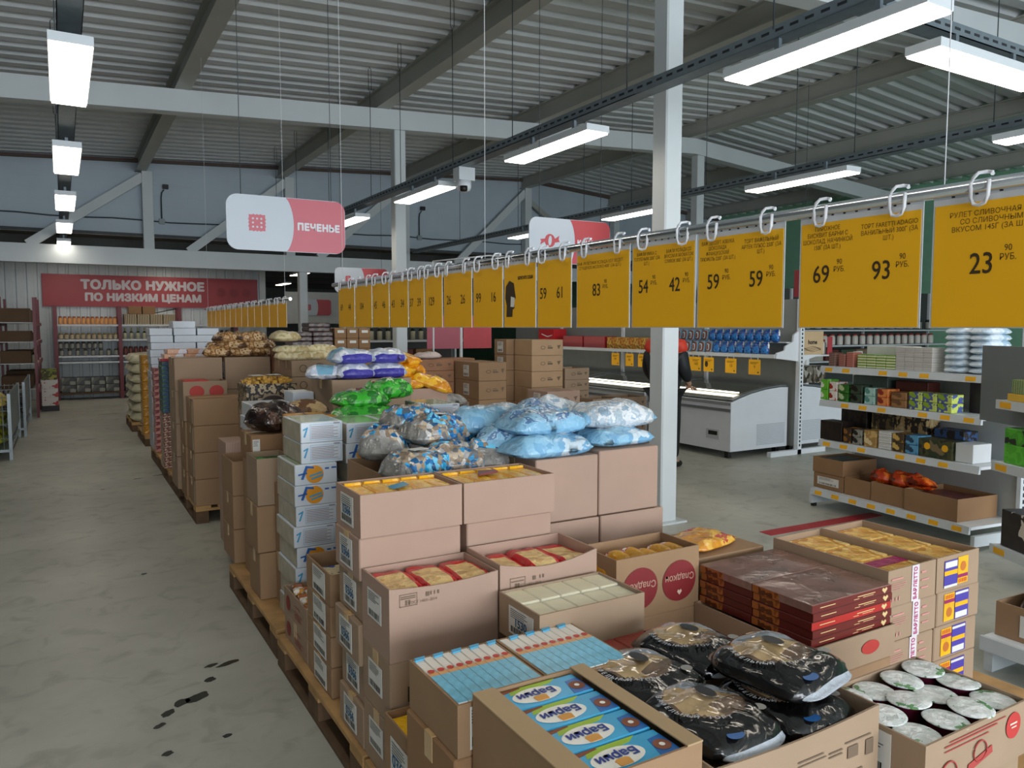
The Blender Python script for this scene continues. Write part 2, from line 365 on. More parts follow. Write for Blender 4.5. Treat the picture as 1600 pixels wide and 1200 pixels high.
# ------------------------------------------------------------------ cable trays, ceiling lights, hangers
TRAY = M('#77838a', .5, metal=.4, var=.1, vs=12); DIFF = M('#fff4e4', .5, var=0, emit=LAMP); HOUSE = M('#d3dade', .4, var=.02)
ZT = 3.20
def tray(label, p, q, w=.12):
    p, q = Vector(p), Vector(q); L_ = (q - p).length; ang = math.atan2(q.y - p.y, q.x - p.x)
    t = thing('cable_tray', label, 'cable tray', p, ang)
    m = MB().box((0, -w/2, 0), (L_, w/2, .006)).box((0, -w/2, 0), (L_, -w/2 + .004, .07)).box((0, w/2 - .004, 0), (L_, w/2, .07))
    n = int(L_ / .1)
    for k in range(n):      # punched slots
        x = .03 + k * .1
        for yy in (-w/2 - .001, w/2 + .001): m.box((x, yy - .0008, .03), (x + .055, yy + .0008, .045), 1)
    m.build('tray_channel', [TRAY, M('#20262a', .8, var=0)], t)
    return t
tray('long perforated steel cable tray over the empty left aisle', (.10, -7, ZT), (.10, 19.5, ZT))
tray('long perforated steel cable tray passing the big white column', (3.58, -7, ZT + .02), (3.58, 15.6, ZT + .02))
tray('long perforated steel cable tray over the right-hand shelves', (6.7, -7, ZT), (6.7, 15.6, ZT))
tray('short pale cable tray running crosswise in the top right corner', (3.7, 2.72, ZT + .09), (9.5, 2.72, ZT + .09))
tray('distant cable tray in the dark far hall', (5.5, 17, 3.12), (5.5, 20, 3.12))
def light_proto(Ln):
    m = MB(); w = .105
    m.box((-w, -Ln/2, .012), (w, Ln/2, .062)); h = m.mesh('lamp_housing', HOUSE)
    d = MB().box((-w + .008, -Ln/2 + .008, 0), (w - .008, Ln/2 - .008, .0125)).mesh('lamp_diffuser', DIFF)
    c = MB().box((-.012, -.015, .06), (.012, .015, .16)).mesh('mounting_clip', TRAY)
    return h, d, c
LP = light_proto(1.25)
def ceiling_light(x, y, z, label, rz=0, group=None):
    t = thing('ceiling_light', label, 'ceiling light', (x, y, z), rz, group)
    put('lamp_housing', LP[0], t); put('lamp_diffuser', LP[1], t); put('mounting_clip', LP[2], t, (0, -.31, 0)); put('mounting_clip', LP[2], t, (0, .31, 0))
for i in range(-4, 6):
    y = 5.30 + 2.66 * i
    lb = 'lit white panel light over the left aisle, %s in the row counted from the camera' % nth(i) if i >= 0 else 'lit white panel light of the left aisle row, behind the camera'
    ceiling_light(.10, y, 3.05, lb, 0, None if i >= 0 else 'ceiling lights behind the camera')
for i in range(-3, 5):
    y = 2.78 + 2.62 * i
    lb = 'lit white panel light under the tray by the big column, %s counted from the camera' % nth(i) if i >= 0 else 'lit white panel light of the middle row, behind the camera'
    ceiling_light(3.55, y, 3.06, lb, 0, None if i >= 0 else 'ceiling lights behind the camera')
for i in range(-3, 4):
    y = 2.80 + 2.55 * i
    lb = 'lit white panel light above the freezers, %s counted from the camera' % nth(i) if i >= 0 else 'lit white panel light of the right row, behind the camera'
    ceiling_light(6.5, y, 3.05, lb, 0, None if i >= 0 else 'ceiling lights behind the camera')
ceiling_light(4.85, 2.66, 3.13, 'lit white panel light set crosswise in the top right corner', R(90))
for i, (x, y) in enumerate(((10.2, 11.4), (10.2, 14))):
    ceiling_light(x, y, 3.05, 'lit white panel light of the farthest right row, %s counted from the far end' % nth((1, 0)[i]))
for i, (x, y) in enumerate(((2.2, 17.8), (2.2, 18.9), (5.5, 20.5), (6.3, 25.5), (9.0, 19.0))):
    ceiling_light(x, y, 2.98, 'small lit panel light in the low rooms behind, %s from the left' % nth(i))
WIRE = M('#4a5358', .5, metal=.5, var=0)
def hanger(x, y, z0, label='thin steel hanger wire dropping from the roof to a cable tray', grp='hanger wires of the cable trays', loop=True):
    z1 = roof_under(x) + .27
    m = MB().tube([(0, 0, 0), (0, 0, z1 - z0 - (.3 if loop else 0))], .0045, 5)
    if loop:
        a = z1 - z0 - .3
        m.tube([(0, 0, a), (.02, 0, a + .03), (.02, 0, a + .28), (0, 0, a + .31), (-.02, 0, a + .28), (-.02, 0, a + .03), (0, 0, a)], .004, 5)
    tag(m.build('hanger_wire', WIRE, None, (x, y, z0)), label, 'wire', grp)
for x, ys in ((.04, (6.2, 9.3, 12.1)), (3.52, (3.1, 4.4, 6.0, 7.2, 8.6, 9.6, 11.4, 13.2, 14.6)), (6.74, (3.6, 4.9, 5.6, 6.9, 8.3, 9.4, 11.3, 13.5)), (6.2, (2.72,)), (4.6, (2.72,))):
    for y in ys: hanger(x, y, ZT + .07)
# dome camera under the middle tray
t = thing('security_camera', 'white dome security camera hanging under the long middle cable tray', 'camera', (3.62, 7.15, 2.98))
MB().box((-.09, -.07, .11), (.09, .07, .24)).build('camera_mount', HOUSE, t)
MB().lathe([(.02, .0), (.06, .015), (.075, .05), (.075, .11)], n=18).build('camera_dome', WHITE, t)
MB().lathe([(.001, -.052), (.035, -.05), (.04, -.03), (.04, .0)], n=16).build('camera_lens', BLACK, t, (-.03, -.05, .05))
# ================================================================== goods: builders
def fpt(face, o, u, v, off=.0008):
    return {'-y': (o[0] + u, o[1] - off, o[2] + v), '-x': (o[0] - off, o[1] - u, o[2] + v), '+z': (o[0] + u, o[1] + v, o[2] + off), '+x': (o[0] + off, o[1] + u, o[2] + v)}[face]
def marks(parent, face, o, rects, mat, name='printed_marks', off=.0012):
    """flat printed rectangles (u, v, w, h) on a face; u to the viewer's right, v up"""
    m = MB()
    for u, v, w, h in rects: m.quad([fpt(face, o, u, v, off), fpt(face, o, u + w, v, off), fpt(face, o, u + w, v + h, off), fpt(face, o, u, v + h, off)])
    return m.build(name, mat, parent)
def disc(parent, face, o, r, mat, name='printed_disc', n=28, sy=1, off=.0012):
    m = MB(); m.bm.faces.new([m.bm.verts.new(fpt(face, o, r * math.cos(2*math.pi*k/n), sy * r * math.sin(2*math.pi*k/n), off)) for k in range(n)])
    return m.build(name, mat, parent)
def sticker(parent, face, o, w, h, big=None, seed=0, mat=None, ink=None):
    """paper label centred at o with printed lines, a bar code and, if given, big digits"""
    rnd = random.Random(seed); t = .0012
    a = fpt(face, o, -w/2, -h/2, 0); b = fpt(face, o, w/2, h/2, t)
    m = MB().box([min(a[i], b[i]) for i in range(3)], [max(a[i], b[i]) for i in range(3)])
    s = m.build('label_sticker', mat or PAPER, parent); ink = ink or INK
    rects = []
    for k in range(5): rects.append((-w*.42, h*(.40 - .07*k), w*(.5 + .3*rnd.random()), h*.022))
    x = -w*.40
    while x < w*.38:
        bw = w*rnd.choice((.012, .02, .03)); rects.append((x, -h*.42, bw, h*.22)); x += bw + w*rnd.choice((.012, .02, .03))
    marks(s, face, o, rects, ink, 'printed_lines', .002)
    if big: lettering(big, h*.42, s, fpt(face, o, 0, -h*.02, .0024), face, ink if ink is not INK else BLUEINK, h*.012, fit=w*.8)
    return s
def carton(label, x, y, z, w, d, h, mat=None, open_=False, tape=True, group=None, name='cardboard_box', rz=0, cat='cardboard box', dip=0, inside=None):
    t = thing(name, label, cat, (x, y, z), rz, group); mat = mat or CARD; e = .0015
    m = MB()
    if not open_:
        m.box((e, e, 0), (w - e, d - e, h - e), bevel=.004)
        m.build('box_body', mat, t)
        if tape:
            q = MB().box((.0, d/2 - .024, h - .0012), (w, d/2 + .024, h + .0003)).box((-.0008, d/2 - .024, h - .07), (.0008, d/2 + .024, h))
            q.build('sealing_tape', TAPE, t)
    else:
        k = .006
        m.box((e, e, 0), (w - e, d - e, k))
        def wall(a, b, c, dd, dips):
            # wall with a top edge that sags in the middle
            n = 8 if dips else 1
            for i in range(n):
                u0, u1 = i / n, (i + 1) / n
                s0, s1 = dips * math.sin(math.pi * u0), dips * math.sin(math.pi * u1)
                p0 = (a[0] + (b[0] - a[0]) * u0, a[1] + (b[1] - a[1]) * u0); p1 = (a[0] + (b[0] - a[0]) * u1, a[1] + (b[1] - a[1]) * u1)
                m.hexa([(p0[0], p0[1], k), (p1[0], p1[1], k), (p1[0] + c, p1[1] + dd, k), (p0[0] + c, p0[1] + dd, k)],
                       [(p0[0], p0[1], h - s0), (p1[0], p1[1], h - s1), (p1[0] + c, p1[1] + dd, h - s1), (p0[0] + c, p0[1] + dd, h - s0)])
        wall((e, e), (w - e, e), 0, k, dip); wall((e, d - e - k), (w - e, d - e - k), 0, k, 0)
        wall((e, e + k), (e, d - e - k), k, 0, 0); wall((w - e - k, e + k), (w - e - k, d - e - k), k, 0, 0)
        m.build('box_walls', mat, t)
    return t
def pillow(Lx, Ly, H, seed=0, nu=26, nv=18, crimp=.06, wr=.012, lump=0, sel=None, fr=7, flat=.35, full=False):
    """soft filled bag lying flat: length along x, sealed ends, wrinkled surface; base near z=0"""
    bm = bmesh.new(); top = []; bot = []; off = Vector((seed * 3.7, seed * 1.3, seed * .7))
    for i in range(nu + 1):
        u = -1 + 2 * i / nu; ru = min(1, abs(u) / (1 - crimp)); rt = []; rb = []
        for j in range(nv + 1):
            v = -1 + 2 * j / nv
            e = max(0, 1 - ru ** 3.2) ** .55 * max(0, 1 - abs(v) ** 2.8) ** .5 if not full else max(0, 1 - ru ** 8) ** .4 * max(0, 1 - abs(v) ** 8) ** .4
            pull = 1 - .10 * (1 - e) * (abs(u) > .8)
            x, y = u * Lx / 2 * (1 - (.03 if full else .10) * v ** 4), v * Ly / 2 * (1 - (.06 if full else .20) * u ** 4) * pull
            nz = noise.noise(Vector((x * fr, y * fr, 0)) + off); n2 = noise.noise(Vector((x * fr * 2.7, y * fr * 2.7, 4)) + off)
            jx = noise.noise(Vector((x * 9, y * 9, 9)) + off) * .008; w_ = wr * (nz + .6 * n2) * (.25 + e)
            lz = lump * abs(noise.noise(Vector((x * 22, y * 22, 2)) + off)) * e
            rt.append(bm.verts.new((x + jx, y + jx, H * flat + H * (1 - flat) * e + w_ + lz)))
            rb.append(bm.verts.new((x + jx, y + jx, H * flat - H * flat * e * .98 - .002)))
        top.append(rt); bot.append(rb)
    def f(q, u, v, up):
        fc = bm.faces.new(q); fc.smooth = True
        if sel: fc.material_index = sel(u, v, up)
    for i in range(nu):
        for j in range(nv):
            u, v = -1 + 2 * (i + .5) / nu, -1 + 2 * (j + .5) / nv
            f((top[i][j], top[i+1][j], top[i+1][j+1], top[i][j+1]), u, v, True)
            f((bot[i][j], bot[i][j+1], bot[i+1][j+1], bot[i+1][j]), u, v, False)
    for i in range(nu):
        for j in (0, nv): f((top[i][j], bot[i][j], bot[i+1][j], top[i+1][j]), -1 + 2 * (i + .5) / nu, -1 if j == 0 else 1, False)
    for j in range(nv):
        for i in (0, nu): f((top[i][j], top[i][j+1], bot[i][j+1], bot[i][j]), -1 if i == 0 else 1, -1 + 2 * (j + .5) / nv, False)
    bmesh.ops.recalc_face_normals(bm, faces=bm.faces)
    me = bpy.data.meshes.new('bag'); bm.to_mesh(me); bm.free(); return me
def bag(name, label, cat, loc, size, mats, seed=0, rz=0, rx=0, ry=0, group=None, **k):
    me = pillow(size[0], size[1], size[2], seed, **k)
    for m in (mats if isinstance(mats, (list, tuple)) else [mats]): me.materials.append(m)
    o = put(name, me, None, loc); o.rotation_euler = (rx, ry, rz)
    return tag(o, label, cat, group)
def blk(name, label, cat, x, y, z, w, d, h, mat, group=None, bevel=.003, mats=None, rz=0):
    """one pack, tin or small box"""
    m = MB().box((0, 0, 0), (w, d, h), 0, bevel)
    return tag(m.build(name, mats or mat, None, (x, y, z), rz), label, cat, group)
def pallet(x, y, label, w=.8, d=1.2):
    t = thing('wooden_pallet', label, 'pallet', (x, y, 0), 0, 'wooden pallets')
    for i in range(5): MB().box((i * (w - .12) / 4, 0, .122), (i * (w - .12) / 4 + .12, d, .144), 0, .002).build('deck_board', WOOD, t)
    for yy in (0, d/2 - .07, d - .14): MB().box((0, yy, .10), (w, yy + .14, .122), 0, .002).build('cross_board', WOOD, t)
    for xx in (0, w/2 - .05, w - .1):
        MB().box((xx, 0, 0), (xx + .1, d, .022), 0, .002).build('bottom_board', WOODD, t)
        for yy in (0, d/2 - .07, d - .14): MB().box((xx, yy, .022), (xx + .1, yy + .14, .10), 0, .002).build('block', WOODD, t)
    return t

# ================================================================== the long island of goods beside the left aisle
PALS = [(.83, 1.2, 'nearest wooden pallet under the boxes at the bottom of the picture'), (.83, 2.42, 'wooden pallet under the digit-labelled cookie cartons by the aisle'), (.84, 3.68, 'wooden pallet under the blue and white boxes by the aisle'),
        (1.66, 1.0, 'wooden pallet below the black cake bags'), (1.66, 2.25, 'wooden pallet below the light-blue marshmallow bags'), (2.5, .98, 'wooden pallet below the chocolate boxes'), (1.66, 3.6, 'wooden pallet below the green bags'), (1.43, 4.86, 'wooden pallet below the purple and white bags'), (2.26, 4.86, 'wooden pallet below the yellow snack bags'),
        (.89, 6.6, 'wooden pallet under the plain brown carton stack halfway down the aisle'), (.89, 7.85, 'wooden pallet under the striped packs halfway down the aisle'), (.9, 9.1, 'wooden pallet under the white boxes down the aisle'), (.92, 11.3, 'wooden pallet under the yellow packs far down the aisle'), (.88, 13.0, 'wooden pallet under the clear sacks at the far end of the aisle'),
        (1.7, 6.4, 'wooden pallet below the cartons with round logos'), (1.72, 7.7, 'wooden pallet below the heap of cookie bags'), (2.52, 8.3, 'wooden pallet below the dark brick packs')]
for a in PALS: pallet(*a)
P0 = .1445
# --- stack A: cartons with the number on paper labels, open tops with yellow packs
hA = (1.035 - P0) / 6
def label_side(t, d, h, big, seed, w=.135, hh=.105): sticker(t, '-x', (0, d * .52, h * .5), w, hh, big, seed)
for i in range(6):
    jx = (.0, .012, -.012, .006, -.006, 0)[i]
    t = carton('carton with blue digits 0366 on its paper label, %s in the aisle-side stack%s' % (level(i, 6), ', open over yellow packs' if i == 5 else ''),
               .845 + jx, 2.453, P0 + hA * i, .385, .266, hA, CARDP if i > 3 else CARD, i == 5, group='cartons labelled 0366')
    label_side(t, .266, hA, '0366', i)
carton('open pink-brown carton of yellow packs, right of the labelled one', 1.235, 2.453, P0 + hA * 5, .395, .266, hA, CARDP, True)
carton('pink-brown carton right under the open right-hand carton of yellow packs', 1.25, 2.46, P0 + hA * 4, .37, .25, hA, CARDP)
carton('large plain carton hidden at the base below the yellow packs', 1.25, 2.46, P0, .38, .26, hA * 4, CARD)
YP = PAT(['#f0b41a', '#e9a517', '#f3c33a', '#e2951a'], 14, 'noise', .25, .3, 30); YPS = M('#f2bd22', .25, var=.1, bump=.4, bs=60)
for s, (x0, w) in enumerate(((.845, .385), (1.235, .395))):
    for k in range(5):
        lb = 'yellow foil pack of biscuits, %s from the left in the %s open carton' % (nth(k), 'left' if s == 0 else 'right')
        pw = (w - .02) / 5; t = thing('biscuit_pack', lb, 'biscuit pack', (x0 + .01 + pw * (k + .5), 2.453 + .133, P0 + hA * 6 - .045), 0, 'yellow biscuit packs')
        MB().box((-pw / 2 + .002, -.121, 0), (pw / 2 - .002, .121, .036 + .003 * (k % 2)), 0, .008).build('pack_body', YP, t)
        MB().box((-pw*.42, .078, .03), (pw*.42, .093, .045)).build('pack_seam', YPS, t)
for (x, y, rz) in ((1.02, 2.55, .5),):
    s = MB().quad([(-.05, -.02, 0), (.03, -.03, .004), (.05, .015, .006), (-.03, .025, .002)]); 
    tag(s.build('torn_wrapper', M('#2f8fb0', .3, var=.3), None, (x, y, 1.032), rz), 'scrap of blue torn wrapper lying on the left yellow packs', 'wrapper')
s = MB().prism([(-.06, -.02), (.04, -.035), (.065, .0), (.0, .035), (-.03, .01)], 'z', 0, .006)
tag(s.build('torn_wrapper', M('#7a3a34', .35, var=.25), None, (1.40, 2.60, 1.034), .4), 'scrap of brown torn wrapper on the right yellow packs', 'wrapper')
# --- stack S2: tall cartons with red bags of biscuits
zs = [P0, .345, .55, .787]
for i in range(3):
    t = carton('taller carton in front of the digit-labelled ones, %s of three by the aisle%s' % (('lowest', 'middle', 'top')[i], ', open over red bags' if i == 2 else ''), .845, 2.197, zs[i], .39, .252, zs[i+1] - zs[i], CARD if i < 2 else CARDP, i == 2, group='taller cartons', dip=.012)
    sticker(t, '-x', (0, .13, (zs[i+1] - zs[i]) * (.62 if i == 2 else .55)), .125, .095, None, 20 + i)
    if i == 2:
        marks(t, '-y', (.035, 0, .175), [(0, 0, .06, .002), (0, .038, .06, .002), (0, 0, .0015, .04), (.0585, 0, .0015, .04), (.004, .024, .05, .003), (.004, .03, .05, .003), (.02, .004, .006, .016), (.03, .004, .006, .016), (.09, .022, .012, .014), (.106, .024, .004, .012), (.118, .024, .004, .012), (.13, .024, .006, .012)], INKG)
        lettering('ГОСТ 14031-2014', .0125, t, (.115, -.0012, .184), '-y', INKG)
    if i == 1: marks(t, '-y', (.06, 0, .07), [(0, 0, .012, .05), (.016, 0, .02, .05), (.04, 0, .01, .05)], INK)
t = carton('open carton of red bags of biscuits right of the aisle-side one', 1.24, 2.197, zs[2], .405, .252, zs[3] - zs[2] + .015, CARDP, True, dip=.03)
marks(t, '-y', (.04, 0, .16), [(0, 0, .06, .002), (0, .038, .06, .002), (0, 0, .0015, .04), (.0585, 0, .0015, .04), (.004, .026, .05, .003), (.02, .004, .006, .016), (.03, .004, .006, .016), (.09, .022, .012, .014), (.118, .024, .004, .012), (.13, .024, .006, .012)], INKG)
lettering('ГОСТ 14031-2014', .0125, t, (.115, -.0012, .170), '-y', INKG)
carton('large plain carton hidden under the right-hand carton of red bags', 1.25, 2.2, P0, .385, .245, zs[2] - P0, CARD)
COOK = PAT(['#caa46a', '#e0c083', '#d8b578', '#b98f55'], 16, 'noise', .35, .5, 40); REDF = M('#c3141f', .2, var=.1, bump=.5, bs=35)
def red_sel(u, v, up): return 0 if (-.95 < u < .38 and -.66 < v < .72 and up) else 1
k = 0
for x0, w, side in ((.855, .375, 'aisle-side'), (1.25, .39, 'right-hand')):
    for i in range(3):
        bag('biscuit_bag', 'red-edged clear bag of biscuits, %s from the left in the %s open carton' % (nth(i), side), 'biscuit bag', (x0 + w / 6 * (2 * i + 1), 2.197 + .126, .726 + .007 * (i % 2)), (.24, w / 3 + .004, .046), [COOK, REDF], 30 + k, R(90) + .0, R(0), 0, 'red biscuit bags', nu=24, nv=16, sel=red_sel, wr=.009, full=True); k += 1
# --- low carton with yellow packs and a curled label, behind the pale-blue packs
t = carton('low open carton with a curling blue-printed label, squeezed beside the aisle', .82, 1.95, P0, .33, .235, .265, CARD2, True)
sticker(t, '-x', (0, .11, .15), .14, .13, '0366', 33)
blk('biscuit_pack', 'yellow pack inside the low carton with the curling label', 'biscuit pack', .83, 2.02, .36, .2, .15, .03, YPS)
# --- pale-blue wafer packs in two shallow cartons
carton('darker brown carton under the pale-blue wafer packs, upper of two', .79, 1.63, .345, .545, .305, .195, CARD3, group='cartons under the wafer packs')
t = carton('darker brown carton under the pale-blue wafer packs, lower of two', .80, 1.63, P0, .54, .3, .2, CARD3, group='cartons under the wafer packs')
sticker(t, '-y', (.06, 0, .12), .06, .1, None, 44)
WT = [M('#e3dcd2', .35, var=.06), M('#74c0dd', .3, var=.18, vs=40), M('#d9a06a', .35, var=.1), M('#4fb0dc', .3, var=.1), M('#c4382c', .4, var=0)]
for s, (x0, lbl) in enumerate(((.80, 'left'), (1.075, 'right'))):
    t = carton('shallow open carton packed with pale-blue wafer packs, %s one' % lbl, x0, 1.63, .541, .272, .305, .135, CARD2, True)
    if s == 0: sticker(t, '-y', (.06, 0, .07), .05, .11, None, 41)
    for k in range(9):
        pw = .256 / 9; t = thing('wafer_pack', 'pale-blue and white wafer pack on edge, %s from the left in the %s shallow carton' % (nth(k), lbl), 'wafer pack', (x0 + .008 + pw * k, 1.64, .549), 0, 'pale-blue wafer packs')
        m = MB(); m.box((.001, 0, 0), (pw - .001, .285, .128), 0, .0015)
        b_ = m.build('pack_body', WT[0], t)
        MB().box((.0008, .002, .1278), (pw - .0008, .165, .1288)).build('blue_panel', WT[1], t)
        MB().box((.0008, .165, .1278), (pw - .0008, .185, .1287)).build('orange_band', WT[2], t)
        disc(t, '+z', (pw / 2, .192, .1288), pw * .36, WT[4], 'red_dot', 12)
        if k % 2 == s: MB().prism([(0, 0), (pw, .004), (pw * 1.3, .02), (.004, .018)], 'z', 0, .004).build('end_tuft', WT[3], t, (0, .266, .129))
# --- wafer slabs in clear film
t = carton('open carton of cream wafer slabs in clear film', 1.225, 1.925, .585, .415, .255, .137, CARD, True)
sticker(t, '-x', (0, .11, .07), .15, .09, '1530', 50, ink=INK)
carton('carton underneath the cream wafer slabs', 1.36, 1.94, P0, .28, .235, .44, CARD3)
WAF = PAT(['#ddcfa4', '#e6dab4', '#d6c694'], 24, 'noise', .5); CREAM = M('#e3d8b0', .4, var=.08, bump=.1)
for r in range(2):
    for k in range(5):
        t = thing('wafer_slab', 'cream wafer slab, %s from the left in the %s row of its carton' % (nth(k), ('front', 'back')[r]), 'wafer', (1.235 + k * .08, 1.935 + r * .121, .592), 0, 'cream wafer slabs')
        MB().box((0, 0, 0), (.077, .118, .118 + .006 * r), 0, .004).build('slab_body', CREAM, t)
        MB().box((-.0005, -.0005, .1), (.0775, .1185, .1215 + .006 * r), 0, .003).build('clear_wrap', FILM(.18), t)
# --- checkered packs in the carton with red discs
t = carton('deep open carton with two dark red discs, printed upside down', 1.735, 2.2, .50, .415, .232, .24, CARD2, True)
DR = M('#7d1b1e', .6, var=.1)
for x, s_ in ((.115, .085), (.31, .085)):
    dd = disc(t, '-y', (x, 0, .115), .085, DR, 'red_disc', 32, .95)
    lettering('Сладкон', .036, dd, (x, -.0026, .128), '-y', M('#b78876', .6, var=0), .0008, flip=True)
    m = MB(); m.bm.faces.new([m.bm.verts.new((x + a * .012, -.0026, .07 + b_ * .012)) for a, b_ in ((0, -1), (1, .1), (.6, .9), (0, .4), (-.6, .9), (-1, .1))]); m.build('heart_mark', M('#d8b9a5', .6, var=0), dd)
carton('plain carton below the deep one with red discs', 1.74, 2.2, P0, .4, .23, .355, CARD2)
CHK = PAT(['#b3262c', '#f0e2d8'], 60, 'check', .25, .3); GOLD = M('#d39a2c', .22, var=.2, vs=20, bump=.5, bs=40)
for k in range(6):
    bag('biscuit_bag', 'amber snack bag with a red check band, %s from the left in the carton with red discs' % nth(k), 'snack bag', (1.77 + k * .068, 2.31, .60), (.2, .085, .12 + .006 * (k % 3)), [GOLD, CHK, M('#c98f3a', .2, var=.3, bump=.5)], 60 + k, R(90) + .12, 0, 0, 'amber snack bags', nu=18, nv=8, sel=lambda u, v, up: 1 if u > .3 else 0 if u > -.5 else 2)
# --- dark red packs
for k in range(3):
    blk('cocoa_pack', 'flat dark red pack, %s from the left beside the cream wafers' % nth(k), 'pack', 1.37 + k * .125, 1.66, .572, .122, .25, .03, M('#8a342a', .35, var=.12, vs=14, bump=.2), 'dark red packs')
carton('open-topped carton below the flat dark red packs', 1.36, 1.65, P0, .39, .265, .425, CARD2, tape=False)
# --- nearest carton: blue biscuit boxes
t = carton('nearest carton with top flaps folded in, showing four blue biscuit boxes', .835, 1.175, .40, .335, .445, .302, CARD2, True)
FL = M('#b09672', .8, var=.04, vs=5)
MB().box((0, 0, .302), (.062, .445, .3065), 0, .001).build('left_flap', FL, t)
MB().box((.29, 0, .302), (.335, .445, .3065), 0, .001).build('right_flap', FL, t)
carton('carton under the nearest box of blue biscuit packs', .845, 1.18, P0, .32, .435, .254, CARD3)
BB = [M('#3cacdc', .3, var=.15, vs=10), M('#f1efe6', .35, var=.02), M('#203a8c', .4, var=0), M('#9cbf2f', .35, var=.1), M('#7b4226', .45, var=.2, vs=18), M('#d99a45', .45, var=.12), M('#c34a3c', .4, var=.1), M('#1669b8', .3, var=.15)]
for k in range(4):
    y0 = 1.185 + k * .107
    t = thing('biscuit_box', 'blue biscuit box with a white oval, %s of four counted from the back of the nearest carton' % nth(3 - k), 'biscuit box', (.90, y0, .41), 0, 'blue biscuit boxes')
    w, d, h = .222, .1, .284
    MB().box((0, 0, 0), (w, d, h), 0, .003).build('box_body', BB[0], t)
    MB().box((-.0015, .004, .2), (0, d - .004, h - .01)).build('brown_end', BB[6], t)
    m = MB(); m.prism([(.02, .072), (.14, .083), (.165, d - .001), (.03, d - .001)], 'z', h, h + .0006); m.build('green_stripe', BB[3], t)
    m = MB(); m.prism([(0, d - .016), (.06, d - .006), (.06, d), (0, d)], 'z', h, h + .0008); m.build('brown_stripe', BB[4], t)
    disc(t, '+z', (.082, .047, h), .068, BB[1], 'white_oval', 30, .52)
    o = lettering('Барни', .036, t, (.082, .052, h + .0026), '+z', BB[2], .0012, flip=True)
    m = MB(); m.prism([(.066, .014), (.098, .014), (.101, .034), (.094, .039), (.07, .039), (.063, .034)], 'z', h + .0014, h + .0024); m.build('biscuit_picture', BB[5], t)
    m = MB(); m.prism([(.165, .005), (w - .003, .005), (w - .003, .075), (.18, .07)], 'z', h, h + .0007); m.build('dark_blue_panel', BB[7], t)
    disc(t, '+z', (.195, .038, h), .021, BB[4], 'chocolate_ring', 22, 1, .0016); disc(t, '+z', (.195, .038, h), .007, BB[1], 'cream_centre', 14, 1, .0022)
    if k == 0:
        marks(t, '-y', (0, 0, 0), [(.0, h - .11, .12, .1)], M('#dfeaf2', .35, var=.1), 'pale_panel'); marks(t, '-y', (0, 0, 0), [(.13, h - .09, .085, .08)], M('#a24a44', .35, var=.12), 'red_panel')
# --- black bags of waffle cake
vb = carton('wide open carton holding black cake bags, printed front', 1.18, 1.15, .42, .575, .50, .226, CARD, True, dip=.01)
marks(vb, '-y', (.25, 0, .06), [(.02, .10, .09, .004), (.02, .09, .1, .003), (.03, .06, .05, .004), (.03, .05, .05, .004), (.03, .04, .045, .004), (.09, .03, .03, .03), (.13, .09, .05, .004), (.13, .08, .05, .004), (.19, .1, .1, .004), (.2, .06, .04, .03), (.2, .02, .06, .005), (.2, .01, .06, .005), (.27, .05, .03, .04)], INKG)
carton('carton below the black cake bags', 1.19, 1.16, P0, .56, .48, .27, CARD2)
BLKF = M('#0d0c0c', .15, var=.1, bump=.34, bs=22, coat=.5); CAKEP = M('#b59a70', .13, var=.3, vs=16, bump=.3, bs=18, coat=.6); CAKEG = M('#8d949c', .12, var=.2, vs=8, bump=.3, bs=16, coat=.6); CAKEB = M('#6a5544', .13, var=.3, vs=12, bump=.3, bs=18, coat=.6); GRY = M('#a4abb3', .25, var=.1, bump=.4, bs=50); SILV = M('#b5b8bc', .3, var=0)
def cake_bag(label, x, y, z, seed, rz, tilt=0, roll=0):
    t = thing('cake_bag', label, 'cake bag', (x, y, z), rz, 'black cake bags'); t.rotation_euler = (tilt, roll, rz)
    def sel(u, v, up):
        if u > .89: return 2
        if up and (u + .16) ** 2 / .40 + (v - .04) ** 2 / .56 < 1:
            if v - u > .50 + .25 * v * v: return 3
            return 4 if (u > .12 and v > -.2) or (u + .16) ** 2 / .40 + (v - .04) ** 2 / .56 > .86 else 1
        return 0
    me = pillow(.34, .27, .085, seed, 40, 32, .08, .011, 0, sel, 9)
    for m in (BLKF, CAKEP, GRY, CAKEG, CAKEB): me.materials.append(m)
    put('bag_film', me, t)
    # printed arc of lettering, oval badge and round seal following the bag
    s = 'ВАФЕЛЬНЫЙ ТОРТ'; n = len(s)
    for i, ch in enumerate(s):
        if ch == ' ': continue
        a = R(238 + 104 * i / (n - 1)); X, Y = -.022 + .118 * math.cos(a), .006 + .112 * math.sin(a)
        o = lettering(ch, .019, t, (X, Y, 0), '+z', SILV, .0006, spin=a + R(90))
        e = max(0, 1 - min(1, abs(X / .17) / .92) ** 3.2) ** .55 * max(0, 1 - abs(Y / .135) ** 2.8) ** .5
        o.location.z = .085 * (.35 + .65 * e) + .008
    d1 = disc(t, '+z', (-.02, .01, .094), .032, M('#16181d', .3, var=0), 'oval_badge', 24, .6)
    disc(t, '+z', (.128, -.055, .063), .017, M('#2a5f9c', .35, var=.2), 'blue_badge', 18, 1.4, .006)
    d2 = disc(t, '+z', (.085, .085, .072), .016, M('#8e8c86', .35, var=.1), 'round_seal', 20, 1, .006)
    return t
